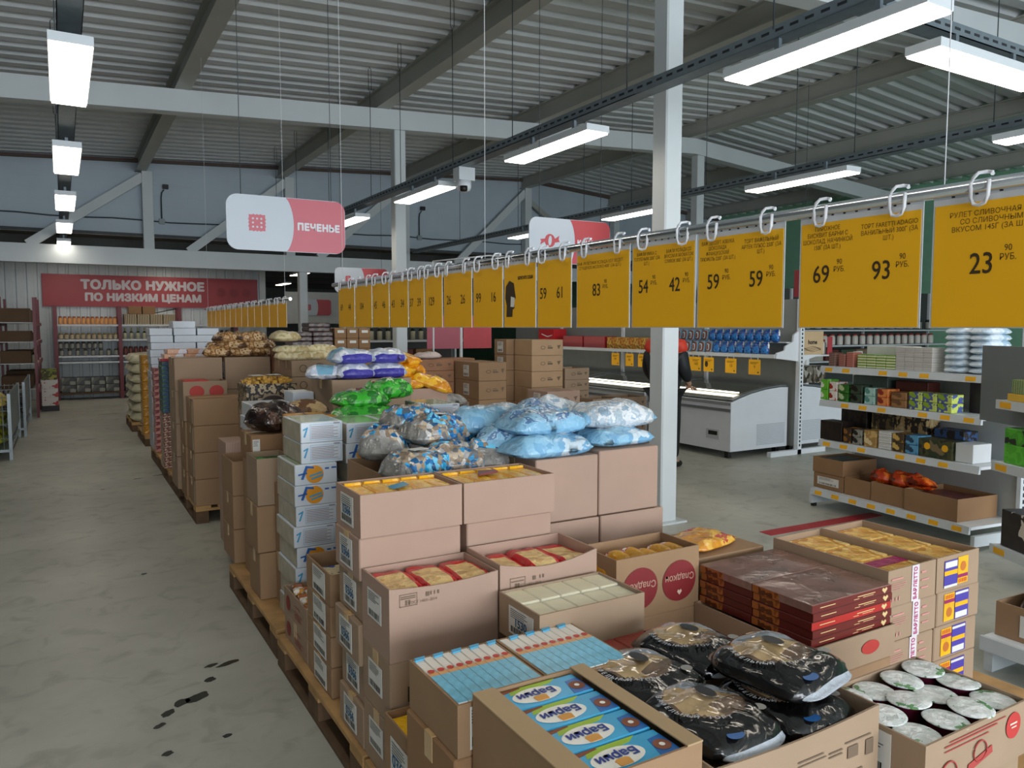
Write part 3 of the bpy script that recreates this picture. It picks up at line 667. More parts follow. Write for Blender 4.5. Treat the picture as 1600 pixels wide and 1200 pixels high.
cb = [('black cake bag with a window, at the front left of its carton', 1.345, 1.335, .60, 1, -1.5, .0), ('black cake bag with a window, at the back left of its carton', 1.335, 1.575, .60, 2, -1.45, .04), ('black cake bag with a window, on top at the front right', 1.62, 1.36, .665, 3, -1.42, .05), ('black cake bag with a window, at the back right against the chocolate boxes', 1.60, 1.66, .60, 4, -1.38, .0),
      ('black cake bag lying under the front right one', 1.60, 1.32, .58, 5, -1.55, 0)]
for a in cb: cake_bag(*a)
# --- cups with foil lids
cu = carton('open carton of foil-lidded cups with red printing, bottom right', 1.775, 1.04, .43, .475, .325, .152, CARD, True)
sticker(cu, '-x', (0, .17, .08), .16, .12, None, 71)
dd = disc(cu, '-y', (.40, 0, .10), .036, M('#b8322e', .6, var=.1), 'red_badge', 28); marks(dd, '-y', (.40, 0, .10), [(-.02, .004, .035, .005), (-.012, -.006, .025, .004)], M('#e6cbbb', .6, var=0), 'badge_script', .0026)
for x, z, r in ((.10, .055, .035), (.24, .075, .03)):
    m = MB(); m.tube([(x + r * math.cos(a), -.002, z + r * .9 * math.sin(a)) for a in [2 * math.pi * k / 24 for k in range(24)]], .0022, 4, closed=True); m.build('printed_ring', INKR, cu)
m = MB().prism([(.185, .03), (.30, .055), (.297, .075), (.188, .052)], 'y', -.0015, -.0005); m.build('printed_ribbon', INKR, cu)
marks(cu, '-y', (.08, 0, .125), [(0, 0, .24, .004), (.02, .009, .26, .003), (.0, -.012, .2, .003)], INKR)
carton('carton below the foil-lidded cups', 1.78, 1.05, P0, .46, .31, .285, CARD)
LID = PAT(['#dfe2e0', '#e9ebe9', '#d5dbd8', '#5f8f5c'], 15, 'noise', .22, .35, 70); CUPM = M('#6b1f38', .25, var=.1)
cupm = None; n = 0
for r in range(3):
    for c in range(4):
        x, y = 1.835 + c * .118 + (r % 2) * .012, 1.10 + r * .1
        if x > 2.22: x = 2.205
        lb = 'round cup with a white foil lid and green sprig, %s from the left in the %s row' % (nth(c), ('front', 'middle', 'back')[r])
        if cupm is None:
            t = thing('dessert_cup', lb, 'dessert cup', (x, y, .44), 0, 'foil-lidded cups')
            MB().lathe([(.036, 0), (.047, .125), (.05, .127)], n=22).build('cup_body', CUPM, t)
            MB().lathe([(.053, .127), (.058, .131), (.054, .133), (.03, .1345), (.001, .1345)], n=26).build('foil_lid', LID, t)
            cupm = t
        else: t = dup(cupm, (x, y, .44 + .006 * ((n * 7) % 3)), lb, n * 1.3)
        t.rotation_euler.x = .05 * math.sin(n * 2.1); n += 1
# --- flat chocolate boxes
CHT = M('#8d6a60', .16, var=.35, vs=5, bump=.36, bs=13, coat=.6); CHS = M('#5a211d', .3, var=.12); CHO = PAT(['#7a431f', '#9c5a2a', '#5a2f1a', '#a8703a'], 14, 'noise', .25)
GLD = M('#dcc08a', .35, var=.05)
for s in range(2):
    for k in range(5):
        lb = 'flat brown cake box with a gold heart, %s in the %s pile of five' % (level(k, 5), ('front', 'back')[s])
        y0 = 1.672 + s * .266; z = .51 + k * .0302; t = thing('cake_box', lb, 'cake box', (2.155 + (.006 if k % 2 else 0), y0, z), 0, 'flat brown cake boxes')
        w, d, h = .435, .262, .03
        m = MB().box((0, 0, 0), (w, d, h), 0, .0015); b_ = m.build('box_body', CHT if k == 4 else CHS, t)
        if k != 4: pass
        MB().box((-.0008, .14, .002), (0, d - .002, h - .002)).build('picture_end', CHO, t)
        if s == 0:
            MB().box((.0, -.0008, .002), (w, 0, h - .002)).build('front_band', M('#6a2420' if k != 2 else '#b02a26', .3, var=.1), t)
            m = MB(); m.bm.faces.new([m.bm.verts.new((.395 + a * .016, -.0018, .015 + b2 * .012)) for a, b2 in ((0, -1), (1, .2), (.6, .9), (0, .4), (-.6, .9), (-1, .2))]); m.build('gold_heart', GLD, t)
            marks(t, '-y', (.22, 0, .006), [(.02, .010, .1, .003), (.05, .004, .06, .002), (.0, .003, .03, .002), (-.18, .008, .08, .003)], GLD, 'gold_script', .0018)
ct = carton('low tray carton around the flat brown cake boxes', 2.125, 1.655, .40, .475, .545, .115, CARD, True)
disc(ct, '-y', (.33, 0, .06), .05, M('#b0332c', .6, var=.1), 'red_oval', 24, .5)
carton('carton below the tray of brown cake boxes', 2.14, 1.66, P0, .45, .52, .252, CARD2)
# --- cartons with purple and yellow labels
MAG = M('#b3246f', .6, var=0); PUR = M('#4b3fa0', .45, var=.06); TPW = M('#dcd6da', .3, var=.03, coat=.3)
WFP = PAT(['#d8a04a', '#e7bb62', '#c98a35', '#efcf86'], 7, 'noise', .14, .55, 30); WFM = M('#a3175f', .2, var=.1, bump=.4)
hr = .139; zt = .70
for c, (x0, w) in enumerate(((2.60, .303), (2.908, .295))):
    for k in range(4):
        z = zt - hr * (4 - k); op = k == 3
        t = carton('carton with %s, %s of four%s' % (('a magenta-lettered tape strip', 'purple and yellow stickers')[c], level(k, 4), ', open at the top' if op else ''), x0 + (.012 * (k == 2)), 1.69, z, w, .535, hr, CARD, op, tape=False, group=('magenta-taped cartons', 'sticker cartons')[c], dip=0)
        if c == 0:
            q = MB().box((.145, -.0012, 0), (.19, 0, hr)).build('printed_tape', TPW, t)
            lettering('БАРЛЕТТО', .028, q, (.1675, -.0022, hr * .5), '-y', MAG, .0006, spin=R(90), sx=.85)
            marks(t, '-y', (0, 0, 0), [(.02, .10, .07, .006), (.02, .085, .09, .002), (.02, .078, .09, .002), (.02, .07, .08, .002), (.02, .062, .06, .002), (.025, .02, .006, .014), (.045, .02, .006, .014), (.065, .02, .006, .014), (.205, .1, .03, .008), (.205, .07, .05, .006), (.205, .04, .045, .006)], M('#c98a86', .7, var=0))
        else:
            f = 1 if op else -1; cx = .155; q = MB().box((.05, -.0014, .012), (.14, 0, hr - .018)) if op else MB().box((.12, -.0014, .012), (.215, 0, hr - .012))
            a0 = .05 if op else .12
            q = q.build('purple_sticker', PUR, t)
            marks(q, '-y', (a0, 0, 0), [(0, .062, .09, .018)], YEL, 'yellow_stripe', .002); marks(q, '-y', (a0, 0, 0), [(.004, .092 if op else .016, .082, .024), (.0, .012 if op else .112, .09, .01)], PAPER, 'white_panel', .002)
            b0 = .143 if op else .045
            q = MB().box((b0, -.0014, .016), (b0 + .07, 0, hr - .014)).build('yellow_sticker', M('#e9b21c', .4, var=.15, vs=20), t)
            marks(q, '-y', (b0, 0, 0), [(0, .04 if op else .088, .07, .014)], M('#96205a', .5, var=0), 'magenta_stripe', .002); marks(q, '-y', (b0, 0, 0), [(.006 + .012 * j, .02 if op else .105, .008, .016) for j in range(5)], M('#c8551e', .5, var=0), 'orange_letters', .002)
            disc(q, '-y', (b0 + .035, 0, .085 if op else .05), .02, M('#c2702a', .5, var=.2), 'roll_picture', 16, 1, .0022)
    for j in range(3):
        blk('roll_pack', 'shiny yellow and magenta roll-cake pack, %s from the front in the open %s carton' % (nth(j), ('left', 'right')[c]), 'cake pack', x0 + .015, 1.705 + j * .172, zt - hr + .008, w - .03, .168, .105, None, 'roll-cake packs', .006, [WFP])
    if c == 0:
        o = MB().box((0, 0, 0), (.26, .06, .001)); tag(o.build('film_band', WFM, None, (x0 + .02, 1.79, zt - .0252)), 'magenta printed band lying across the packs in the left open carton', 'band')
bag('snack_bag', 'orange snack bag with red print behind the brown cake boxes', 'snack bag', (2.36, 2.41, .66), (.32, .22, .055), PAT(['#d9942c', '#d08a28', '#e3b04a', '#b5402a'], 9, 'noise', .2, .5, 40), 81, .2)
carton('carton below the orange snack bag behind the brown cake boxes', 2.17, 2.26, P0, .42, .34, .515, CARD2)
# --- narrow cartons with long white labels (aisle side), bars carton
for i in range(4):
    t = carton('narrow carton with a long white label, %s of four beside the digit-labelled stack' % level(i, 4), .86, 2.862, P0 + .124 * i, .25, .335, .124, CARD2, i == 3, group='narrow cartons with white labels')
    sticker(t, '-x', (0, .15, .062), .17, .105, None, 90 + i)
blk('snack_pack', 'blue snack pack inside the topmost narrow carton', 'snack pack', .885, 2.9, .53, .1, .2, .075, PAT(['#3b64b8', '#2b4a94', '#d8c9a0'], 9, 'noise', .25, .4))
for i in range(2):
    t = carton('carton with a dark red ring on its side by the pallet edge, %s' % ('lower one', 'upper one full of bars')[i], .862, 3.212, P0 + .121 * i, .26, .39, .121, CARD, i == 1, group='red-ring cartons')
    disc(t, '-x', (0, .31, .06), .035, M('#8c2b25', .6, var=.1), 'red_ring', 24); marks(t, '-x', (0, .2, .03), [(0, 0, .12, .004), (0, .012, .1, .004), (0, .024, .13, .004), (0, .05, .1, .004)], INKR)
for k in range(12):
    blk('foil_bar', 'small orange and white foil bar in the upper red-ring carton', 'foil bar', .875 + .06 * (k % 4), 3.23 + .12 * (k // 4), .345 + .01 * (k % 3), .05, .1, .03, PAT(['#d9952b', '#efe6d8', '#b5651d'], 12, 'noise', .2, .4), 'foil bars', .008, rz=.2 * math.sin(k * 3))
# --- blue and white boxes with an orange disc
BW = M('#d3dbe4', .4, var=.03); BWS = M('#b3ab98', .5, var=.15, vs=18); ORG = M('#e39a25', .5, var=.06); BLUE = M('#2a62ad', .5, var=0); CY = M('#3f9cc8', .5, var=0); TXTG = M('#9a8f92', .6, var=0)
protos = {}
def seven_box(label, x, y, z, logo, w=.205, d=.34, h=.0995):
    if logo not in protos:
        t = thing('carton_box', label, 'packaged goods box', (x, y, z), 0, 'blue and white boxes')
        MB().box((.001, .001, 0), (w, d, h - .001), 0, .003).build('box_body', BW, t)
        MB().box((-.001, .004, .004), (.0, d - .004, h - .005)).build('film_side', BWS, t)
        MB().box((.012, .02, h - .001), (w - .012, d - .02, h)).build('tape_top', M('#9fb08e', .2, var=.15, vs=8, coat=.4), t)
        if logo:
            disc(t, '-y', (.095, 0, .05), .043, ORG, 'orange_disc', 26)
            m = MB().prism([(.028, .03), (.04, .028), (.062, .082), (.092, .078), (.09, .088), (.052, .094)], 'y', -.0026, -.0016).prism([(.015, .048), (.06, .055), (.058, .062), (.016, .056)], 'y', -.0026, -.0016); m.build('blue_seven', BLUE, t)
            m = MB().prism([(.07, .038), (.13, .054), (.13, .062), (.07, .046)], 'y', -.0027, -.0017).prism([(.078, .024), (.135, .04), (.135, .048), (.078, .032)], 'y', -.0027, -.0017); m.build('blue_script', CY, t)
            marks(t, '-y', (.145, 0, .07), [(0, 0, .02, .008), (.032, .002, .024, .008)], BLUE, 'blue_bars')
        else:
            m = MB().prism([(.012, .03), (.02, .028), (.034, .07), (.034, .078), (.01, .066), (.012, .06), (.026, .066)], 'y', -.0022, -.0012); m.build('blue_seven', CY, t)
            marks(t, '-y', (.05, 0, .02), [(0, .008 * j, .13 - .02 * (j % 2), .003) for j in range(8)] + [(.11, .068, .03, .006)], TXTG, 'fine_print')
            marks(t, '-y', (.045, 0, .012), [(0, 0, .15, .0012), (0, .075, .15, .0012), (0, 0, .0012, .075), (.15, 0, .0012, .075)], CY, 'blue_frame')
        protos[logo] = t; return t
    return dup(protos[logo], (x, y, z), label)
pat = [0, 1, 0, 1, 0, 0, 1, 1]
for i in range(8):
    j = (.0, .006, -.004, .005, -.008, .004, 0, .002)[i]
    seven_box('blue and white box %s, %s in the tall aisle-side pile' % (('with fine print', 'with an orange disc')[pat[i]], level(i, 10)), .93 + j, 3.63, P0 + .1 * i, pat[i])
for i in range(2): seven_box('blue and white box with fine print, %s from the top of the tall aisle-side pile' % ('second', 'first')[i], .968, 3.645, P0 + .8 + .1 * i, 0)
for c, x in enumerate((1.195, 1.405)):
    for i in range(4):
        lg = 1 if (c == 0 and i == 2) else 0
        seven_box('blue and white box %s, %s in the short %s pile behind the candy bags' % (('with fine print', 'with an orange disc')[lg], level(i, 4), ('left', 'right')[c]), x + (0, .004, -.003, .002)[i], 3.655, .745 + .1 * i - .02, lg)
for i in range(2): seven_box('blue and white box with fine print, %s of two standing apart near the green bags' % ('lower', 'upper')[i], 1.80, 4.03, .955 + .1 * i, 0)
carton('plain carton below the two short piles of blue and white boxes', 1.19, 3.66, P0, .43, .33, .578, CARD2); carton('plain carton below the two separate blue and white boxes', 1.78, 4.03, P0, .3, .34, .808, CARD2)
# ================================================================== farther goods of the same island
# --- carton of candy bags and the marshmallow bags on their cartons
CANDY = PAT(['#9c8a74', '#b8a58a', '#6f6f70', '#2f8fc0', '#8c7a68', '#a7a6a4', '#c9c6c0', '#1d5f90'], 46, 'cells', .18, .55, 45, coat=.3); CLEARB = M('#86847f', .13, var=.35, vs=20, bump=.6, bs=40)
carton('open carton heaped with clear bags of blue-wrapped sweets', 1.13, 2.75, .60, .565, .70, .385, CARD2, True)
carton('carton below the open carton of blue-wrapped sweets', 1.14, 2.76, P0, .54, .68, .45, CARD2)
FOILB = PAT(['#2aa6dc', '#1c6fae', '#9a8a72', '#74cdf0', '#0f4a80', '#4a5a66'], 48, 'cells', .12, .6, 50, coat=.4)
for i, (x, y, z, rz, s) in enumerate(((1.27, 2.98, .955, .3, (.30, .22, .12)), (1.25, 3.28, 1.0, 1.0, (.28, .22, .14)), (1.48, 3.02, .955, -.3, (.32, .24, .13)), (1.62, 3.0, .96, 1.2, (.28, .20, .14)), (1.47, 3.22, 1.06, .2, (.34, .26, .13)), (1.60, 3.25, 1.02, .6, (.3, .22, .14)), (1.42, 3.36, 1.12, .1, (.30, .22, .11)))):
    bag('sweets_bag', 'clear bag of blue-wrapped sweets, %s in the heap' % ('at the front left', 'at the back left with a bottle-shaped lump', 'in the front middle', 'at the front right', 'on top in the middle', 'at the right behind', 'topmost at the back')[i], 'sweets bag', (x, y, z), s,
        [CANDY, FOILB, CLEARB], 100 + i, rz, 0, 0, 'clear bags of blue-wrapped sweets', lump=.03, sel=lambda u, v, up, i=i: 2 if abs(u) > .8 else (1 if math.sin(u * 4 + i * 1.9) + math.sin(v * 5 + i) > .2 else 0), wr=.02)
    if i in (0, 1, 4): MB().box((-.04, -.025, 0), (.04, .025, .001)).build('paper_label', PAPER, bpy.data.objects[-1] if False else [o for o in COL.objects if o.name.startswith('sweets_bag')][-1], (.0, -.02, s[2] + .014))
for i, (x, w, y) in enumerate(((1.71, .33, 2.72), (2.043, .345, 2.72))):
    carton('tall pink-brown carton under the marshmallow bags, %s one' % ('left', 'right')[i], x, y, .76, w, .40, .278 + .012 * i, CARDP)
for i, (x, w) in enumerate(((1.66, .385), (2.05, .37))):
    carton('pink-brown carton at the base below the marshmallow bags, %s one' % ('left', 'right')[i], x, 2.715, P0 + .0, w, .4, .612, CARDP)
MAR = PAT(['#7fb4d4', '#8fc0dc', '#77abcf', '#c3d6e2'], 6, 'noise', .22, .6, 30); MARW = PAT(['#c3ccd4', '#a9bac6', '#d5dade', '#94abbd'], 16, 'noise', .18, .8, 34); MARK = PAT(['#86b6d4', '#9cc6de', '#5f80a8', '#b9ccd8'], 22, 'noise', .2, .6, 30)
mb_ = [('pale-blue marshmallow bag hanging over the left carton edge', (1.83, 2.84, 1.032), (.46, .26, .10), .05, 0), ('pale-blue marshmallow bag at the right front corner by the column', (2.24, 2.88, 1.048), (.40, .27, .085), .05, 0), ('big pale-blue marshmallow bag on top at the left', (1.87, 2.93, 1.115), (.44, .28, .115), .10, 2),
       ('white crinkled marshmallow bag on top at the right', (2.30, 2.98, 1.115), (.46, .29, .125), -.08, 1), ('pale-blue marshmallow bag standing behind at the far left', (1.76, 3.22, 1.09), (.42, .28, .14), -.15, 0), ('small blue marshmallow bag squeezed beside the sweets', (1.70, 3.00, 1.035), (.28, .24, .11), 1.1, 2), ('clear-topped marshmallow bag at the back middle', (2.12, 3.25, 1.11), (.42, .28, .13), .1, 1), ('pale-blue marshmallow bag in the middle behind the big one', (1.93, 3.10, 1.14), (.36, .24, .10), .6, 2)]
for i, (lb, loc, s, rz, mi) in enumerate(mb_):
    o = bag('marshmallow_bag', lb, 'marshmallow bag', loc, s, [(MAR, MARW, MARK)[mi], M('#86b9d8', .22, var=.1, bump=.5), MARW], 120 + i, rz, 0, 0, 'marshmallow bags', wr=.02, sel=(lambda u, v, up, i=i: 1 if abs(u) > .84 else 2 if abs(v) < .3 and abs(u) < .5 and up else 0) if mi == 0 else (lambda u, v, up, i=i: 1 if abs(u) > .88 or (v < -.93 and i != 3) else 0))
carton('carton holding up the back row of marshmallow bags', 1.72, 3.15, P0, .62, .36, .935, CARD2, tape=False)
# --- green bags, cake carton, yellow flat packs
GRN = PAT(['#2fa02c', '#3fb834', '#1f7a22', '#57c844'], 7, 'noise', .16, .6, 35, coat=.3); GRN2 = PAT(['#7a3f2c', '#b5a48c', '#3f8f34', '#9b2f2a'], 14, 'noise', .2, .5, 40)
carton('open pink-brown carton heaped with green snack bags', 1.32, 4.05, .70, .50, .50, .385, CARDP, True); carton('carton below the green snack bags', 1.33, 4.06, P0, .48, .48, .55, CARD2)
for i, (x, y, z, rz, s) in enumerate(((1.46, 4.22, 1.05, .1, (.34, .28, .10)), (1.68, 4.25, 1.045, -.1, (.34, .28, .09)), (1.50, 4.32, 1.13, .05, (.34, .28, .11)), (1.69, 4.36, 1.17, .3, (.28, .24, .12)))):
    bag('snack_bag', 'bright green snack bag, %s in the heap' % ('lower left', 'lower right', 'upper left', 'upper right')[i], 'snack bag', (x, y, z), s, [GRN, GRN2], 140 + i, rz, 0, 0, 'green snack bags', wr=.02, sel=lambda u, v, up: 1 if (u + .2) ** 2 / .25 + (v - .35) ** 2 / .2 < 1 and up else 0)
carton('carton under the flat yellow packs beside the blue and white boxes', 1.055, 4.02, P0, .25, .36, .945, CARD2, tape=False)
for i in range(2): blk('flat_pack', 'flat yellow pack behind the tall blue and white pile, %s one' % ('left', 'right')[i], 'pack', 1.06 + .12 * i, 4.03, 1.09, .117, .34, .022, PAT(['#e8ab1e', '#d99416', '#4a3a1a'], 12, 'noise', .3, .3), 'flat yellow packs')
t = carton('carton with a dark bag lying on top, beside the white boxes', .90, 4.45, .845, .40, .3, .145, CARD3); sticker(t, '-y', (.03, 0, .07), .04, .1, None, 150)
carton('carton beneath the one with the dark bag', .91, 4.46, P0, .38, .29, .70, CARD2)
DKF = PAT(['#1d1412', '#2e1f1a', '#5a4034', '#0f0b0a'], 7, 'noise', .16, .7, 30)
bag('snack_bag', 'dark brown shiny bag lying on a carton beside the white boxes', 'snack bag', (1.07, 4.60, .99), (.34, .26, .17), [DKF], 151, .5, 0, 0, None, wr=.03)
bag('snack_bag', 'brown and gold bag behind the dark shiny bag', 'snack bag', (1.29, 4.72, 1.0), (.30, .2, .15), PAT(['#6b4a30', '#c0a070', '#2a1c16'], 8, 'noise', .2, .6, 30), 152, .2)
# green sheet carton and brown stacks behind the pile
t = carton('open carton with a green printed sheet on its goods', .862, 4.13, .655, .185, .27, .25, CARD, True); 
blk('printed_sheet', 'green printed cardboard sheet inside an open carton', 'sheet', .872, 4.14, .855, .165, .25, .02, PAT(['#2f9a45', '#2a8a3c', '#1d4a28'], 14, 'noise', .5))
for i in range(2): carton('carton below the one with the green sheet, %s of two' % ('lower', 'upper')[i], .865 - .008 * i, 4.13, P0 + .255 * i, .185, .27, .253, CARD2, group='cartons below the green sheet')
carton('narrow open brown carton leaning against the blue and white pile', .945, 4.0, .42, .28, .11, .36, CARD2, True); carton('carton below the narrow open brown one', .945, 4.0, P0, .28, .11, .274, CARD2)
for i in range(3):
    t = carton('plain brown carton in the pile at the pallet corner, %s of three%s' % (level(i, 3), ', torn open' if i == 2 else ''), .868, 4.86, P0 + .212 * i, .36, .36, .211, CARD2, i == 2, group='plain cartons at the pallet corner')
blk('bar_tray', 'low tray of beige wafers behind the torn carton', 'tray', .90, 5.24, P0, .14, .28, .70, PAT(['#a98a78', '#8d6f60', '#c4a898'], 30, 'x', .6))
# --- white boxes
WB = M('#cfd8e2', .3, var=.03, bump=.1)
for i in range(4): blk('white_box', 'plain glossy white box beside the dark bag, %s of four' % level(i, 4), 'white box', 1.055 + .012 * (i % 2), 5.25, .72 + .0915 * i, .28, .3, .09, WB, 'white boxes beside the dark bag')
carton('carton below the white boxes beside the dark bag', 1.055, 5.25, P0, .28, .3, .575, CARD2)
for i in range(2): blk('white_box', 'small white box in front of the brown carton, %s of two' % ('lower', 'upper')[i], 'white box', 1.36, 5.3, .98 + .0855 * i, .145, .25, .0845, WB, 'small white boxes')
carton('carton below the two small white boxes', 1.355, 5.3, P0, .15, .26, .83, CARD2)
# --- big brown carton with purple and white bags; yellow snack bags
t = carton('big plain brown carton under the purple and white bags', 1.51, 4.90, .62, .56, .5, .635, CARD); sticker(t, '-x', (0, .22, .25), .14, .16, None, 160)
carton('carton beneath the big plain brown one', 1.52, 4.91, P0, .54, .48, .47, CARD2)
PURP = [PAT(['#d9dde6', '#c2cbdc', '#e9ecf0', '#b0b6cc'], 9, 'noise', .2, .5, 35), M('#3f3a9c', .25, var=.15, bump=.4), M('#7fb4cf', .25, var=.2, bump=.4)]
for i, (x, y, z, rz) in enumerate(((1.68, 5.0, 1.25, .05), (1.92, 5.02, 1.25, -.1), (1.68, 5.03, 1.35, .1), (1.93, 5.05, 1.35, .0), (1.52, 5.08, 1.25, 1.3))):
    bag('snack_bag', 'white bag with purple bands, %s in the pile on the brown carton' % ('lower left', 'lower right', 'upper left', 'upper right', 'end-on at the far left')[i], 'snack bag', (x, y, z), (.30, .26, .105), PURP, 161 + i, rz, 0, 0, 'purple and white bags', wr=.014, sel=lambda u, v, up, i=i: 1 if ((v < -.84 or (not up and v < -.3)) and abs(u) < .8) else 2 if i in (2, 4) and up and abs(v) < .4 else 0)
YC = [PAT(['#e9a21c', '#f0b82e', '#d98a14'], 7, 'noise', .16, .6, 30, coat=.3), PAT(['#c32a35', '#efe4dc'], 40, 'check', .3)]
t = carton('brown carton under the yellow snack bags, red printing on its front', 2.06, 5.18, .62, .42, .45, .53, CARDP); m = MB().tube([(.2 + .05 * math.cos(a), -.002, .42 + .03 * math.sin(a)) for a in [2 * math.pi * k / 20 for k in range(20)]], .003, 4, closed=True); m.build('printed_ring', INKR, t)
carton('carton beneath the one with yellow snack bags', 2.07, 5.19, P0, .4, .44, .47, CARD2)
for i, (x, y, z, rz, ry) in enumerate(((2.14, 5.28, 1.14, .2, 0), (2.18, 5.34, 1.23, .3, 0), (2.16, 5.38, 1.31, .0, 0), (2.36, 5.28, 1.14, -.3, .35))):
    bag('snack_bag', 'amber-yellow snack bag with a red check label, %s of the heap' % ('at the bottom', 'in the middle', 'on top', 'sliding off the right')[i], 'snack bag', (x, y, z), (.36, .26, .10), YC, 170 + i, rz, 0, ry, 'yellow snack bags', wr=.02, sel=lambda u, v, up: 1 if (u + .45) ** 2 / .06 + (v + .2) ** 2 / .2 < 1 and up else 0)
# --- decorated carton of gold sweets, cartons with round logos, cream bags
t = thing('decorated_box', 'ornate black and gold carton full of gold sweets', 'decorated box', (1.15, 5.8, .93)); ORN = PAT(['#2a211c', '#b5a283', '#1d1713', '#8d7a5c'], 16, 'noise', .5)
MB().box((0, 0, 0), (.37, .32, .25), 0, .004).build('box_body', ORN, t); disc(t, '-y', (.19, 0, .12), .09, M('#8d7a66', .5, var=.1), 'oval_frame', 28, .6); disc(t, '-y', (.19, 0, .12), .08, M('#2e2019', .5, var=.1), 'oval_plate', 28, .55, .002)
m = MB(); rnd = random.Random(5)
for i in range(90):
    x, y = rnd.uniform(.02, .35), rnd.uniform(.02, .30); z = .25 + .05 * (1 - ((x - .19) / .2) ** 2) * (1 - ((y - .16) / .18) ** 2) * rnd.random()
    m.box((x - .016, y - .012, z - .01), (x + .016, y + .012, z + .014), 0, .004)
o = m.build('gold_sweets', M('#c79a45', .22, metal=.3, var=.25, vs=40), None, (1.15, 5.8, .93)); tag(o, 'heap of small gold-wrapped sweets filling the ornate carton', 'sweets'); o['kind'] = 'stuff'
for i in range(2): tag(MB().box((0, 0, 0), (.09, .1, .002)).build('paper_label', PAPER, None, (1.22 + .13 * i, 5.88 + .03 * i, 1.238), .2), 'white paper label lying on the gold sweets, %s one' % ('left', 'right')[i], 'label')
carton('carton below the ornate carton of gold sweets', 1.15, 5.81, 0, .36, .31, .93, CARD2)
for c in range(2):
    for i in range(4):
        t = carton('carton with two round printed logos, %s in the %s pile' % (level(i, 4), ('front', 'back')[c]), 1.66 + .03 * c, 6.5 + .38 * c, .76 + .14 * i, .40, .36, .139, CARD, group='cartons with round logos')
        if c == 0:
            for k, (x, r) in enumerate(((.10, .03), (.24, .042))):
                m = MB().tube([(x + r * math.cos(a), -.002, .07 + r * math.sin(a)) for a in [2 * math.pi * q / 18 for q in range(18)]], .0025, 4, closed=True); m.build('printed_ring', INKG, t)
carton('carton below the cartons with round logos, front one', 1.67, 6.51, P0, .38, .34, .61, CARD2); carton('carton below the cartons with round logos, back one', 1.7, 6.89, P0, .38, .34, .61, CARD2)
CRM = PAT(['#cbb98a', '#dccfa6', '#bda878'], 12, 'noise', .3, .5, 30)
for i in range(6): bag('pasta_bag', 'cream-coloured bag of pasta, %s of the %s layer' % (('left', 'middle', 'right')[i % 3], ('lower', 'upper')[i // 3]), 'pasta bag', (1.72 + .13 * (i % 3), 6.68 + .02 * i, 1.32 + .055 * (i // 3)), (.30, .17, .065), CRM, 180 + i, .1 * (i % 3), 0, 0, 'cream pasta bags', nu=16, nv=10, full=True)
bag('pasta_bag', 'pale bag of pasta at the right end of the cookie heap', 'pasta bag', (1.86, 7.5, 1.46), (.3, .22, .1), CRM, 190, .3, nu=16, nv=10)
# --- heap of cookie bags on brown cartons
for i, x in enumerate((.855, 1.285)):
    for k in range(4):
        lb = 'large plain brown carton, %s of the %s pile behind the tall stack' % (level(k, 4), ('left', 'right')[i])
        t = carton(lb, x, 7.4, P0 + .295 * k, .41, .42, .294, CARD, group='large plain cartons'); 
        if i == 1 and k > 1: sticker(t, '-x', (0, .1, .18), .1, .14, None, 195 + k)
CKB = [PAT(['#a98152', '#c49a66', '#8a6440', '#d2b083', '#6e4d30'], 13, 'noise', .2, .6, 40), M('#4e3526', .2, var=.2, bump=.5)]
rnd = random.Random(3)
for i in range(14):
    a = i % 5; lay = i // 5; x = 1.25 + .10 * a + .04 * lay; y = 7.55 + .12 * (i % 2); z = 1.325 + .065 * lay
    bag('cookie_bag', 'brown clear bag of cookies, %s in the %s layer of the heap' % (nth(a), ('bottom', 'middle', 'top')[lay]), 'cookie bag', (x, y, z), (.27, .19, .09), CKB, 200 + i, rnd.uniform(-.6, .6) + 1.2 * (i % 2), 0, 0, 'cookie bags', nu=16, nv=12, wr=.02, lump=.03, sel=lambda u, v, up: 1 if abs(u) > .88 else 0)
t = carton('reddish printed carton beside the heap of cookie bags', 1.71, 7.25, 1.19, .18, .3, .22, M('#96644c', .8, var=.06)); marks(t, '-y', (.02, 0, .06), [(0, 0, .12, .012), (.02, .04, .09, .03), (.01, .1, .11, .02)], M('#7a2f26', .7, var=0)); carton('carton below the reddish printed one', 1.71, 7.25, .93, .18, .3, .258, CARD2)
# --- plain brown stack on its pallet
for i in range(4): 
    t = carton('plain brown carton in the stack on the second pallet, %s of four' % level(i, 4), .892, 6.6, P0 + .219 * i, .41, .40, .218, CARD2, group='plain brown stack')
    MB().box((-.0012, .02, .02), (0, .07, .2)).build('paper_strip', M('#b5a58e', .7, var=.06), t)
t = carton('open carton with red half-discs showing over the plain brown stack', .875, 7.02, .80, .36, .33, .335, CARD, True)
for x in (.11, .27): disc(t, '-y', (x, 0, .245), .06, M('#b0332c', .6, var=.08), 'red_disc', 26, .9)
blk('snack_pack', 'red pack peeping out of the open carton with red half-discs', 'snack pack', .89, 7.05, 1.09, .2, .26, .05, M('#c4202a', .25, var=.1, bump=.4))
for i in range(3): carton('carton below the open one with red half-discs, %s of three' % level(i, 3), .882, 7.02, P0 + .218 * i, .35, .33, .217, CARD2, group='cartons below the red half-discs')
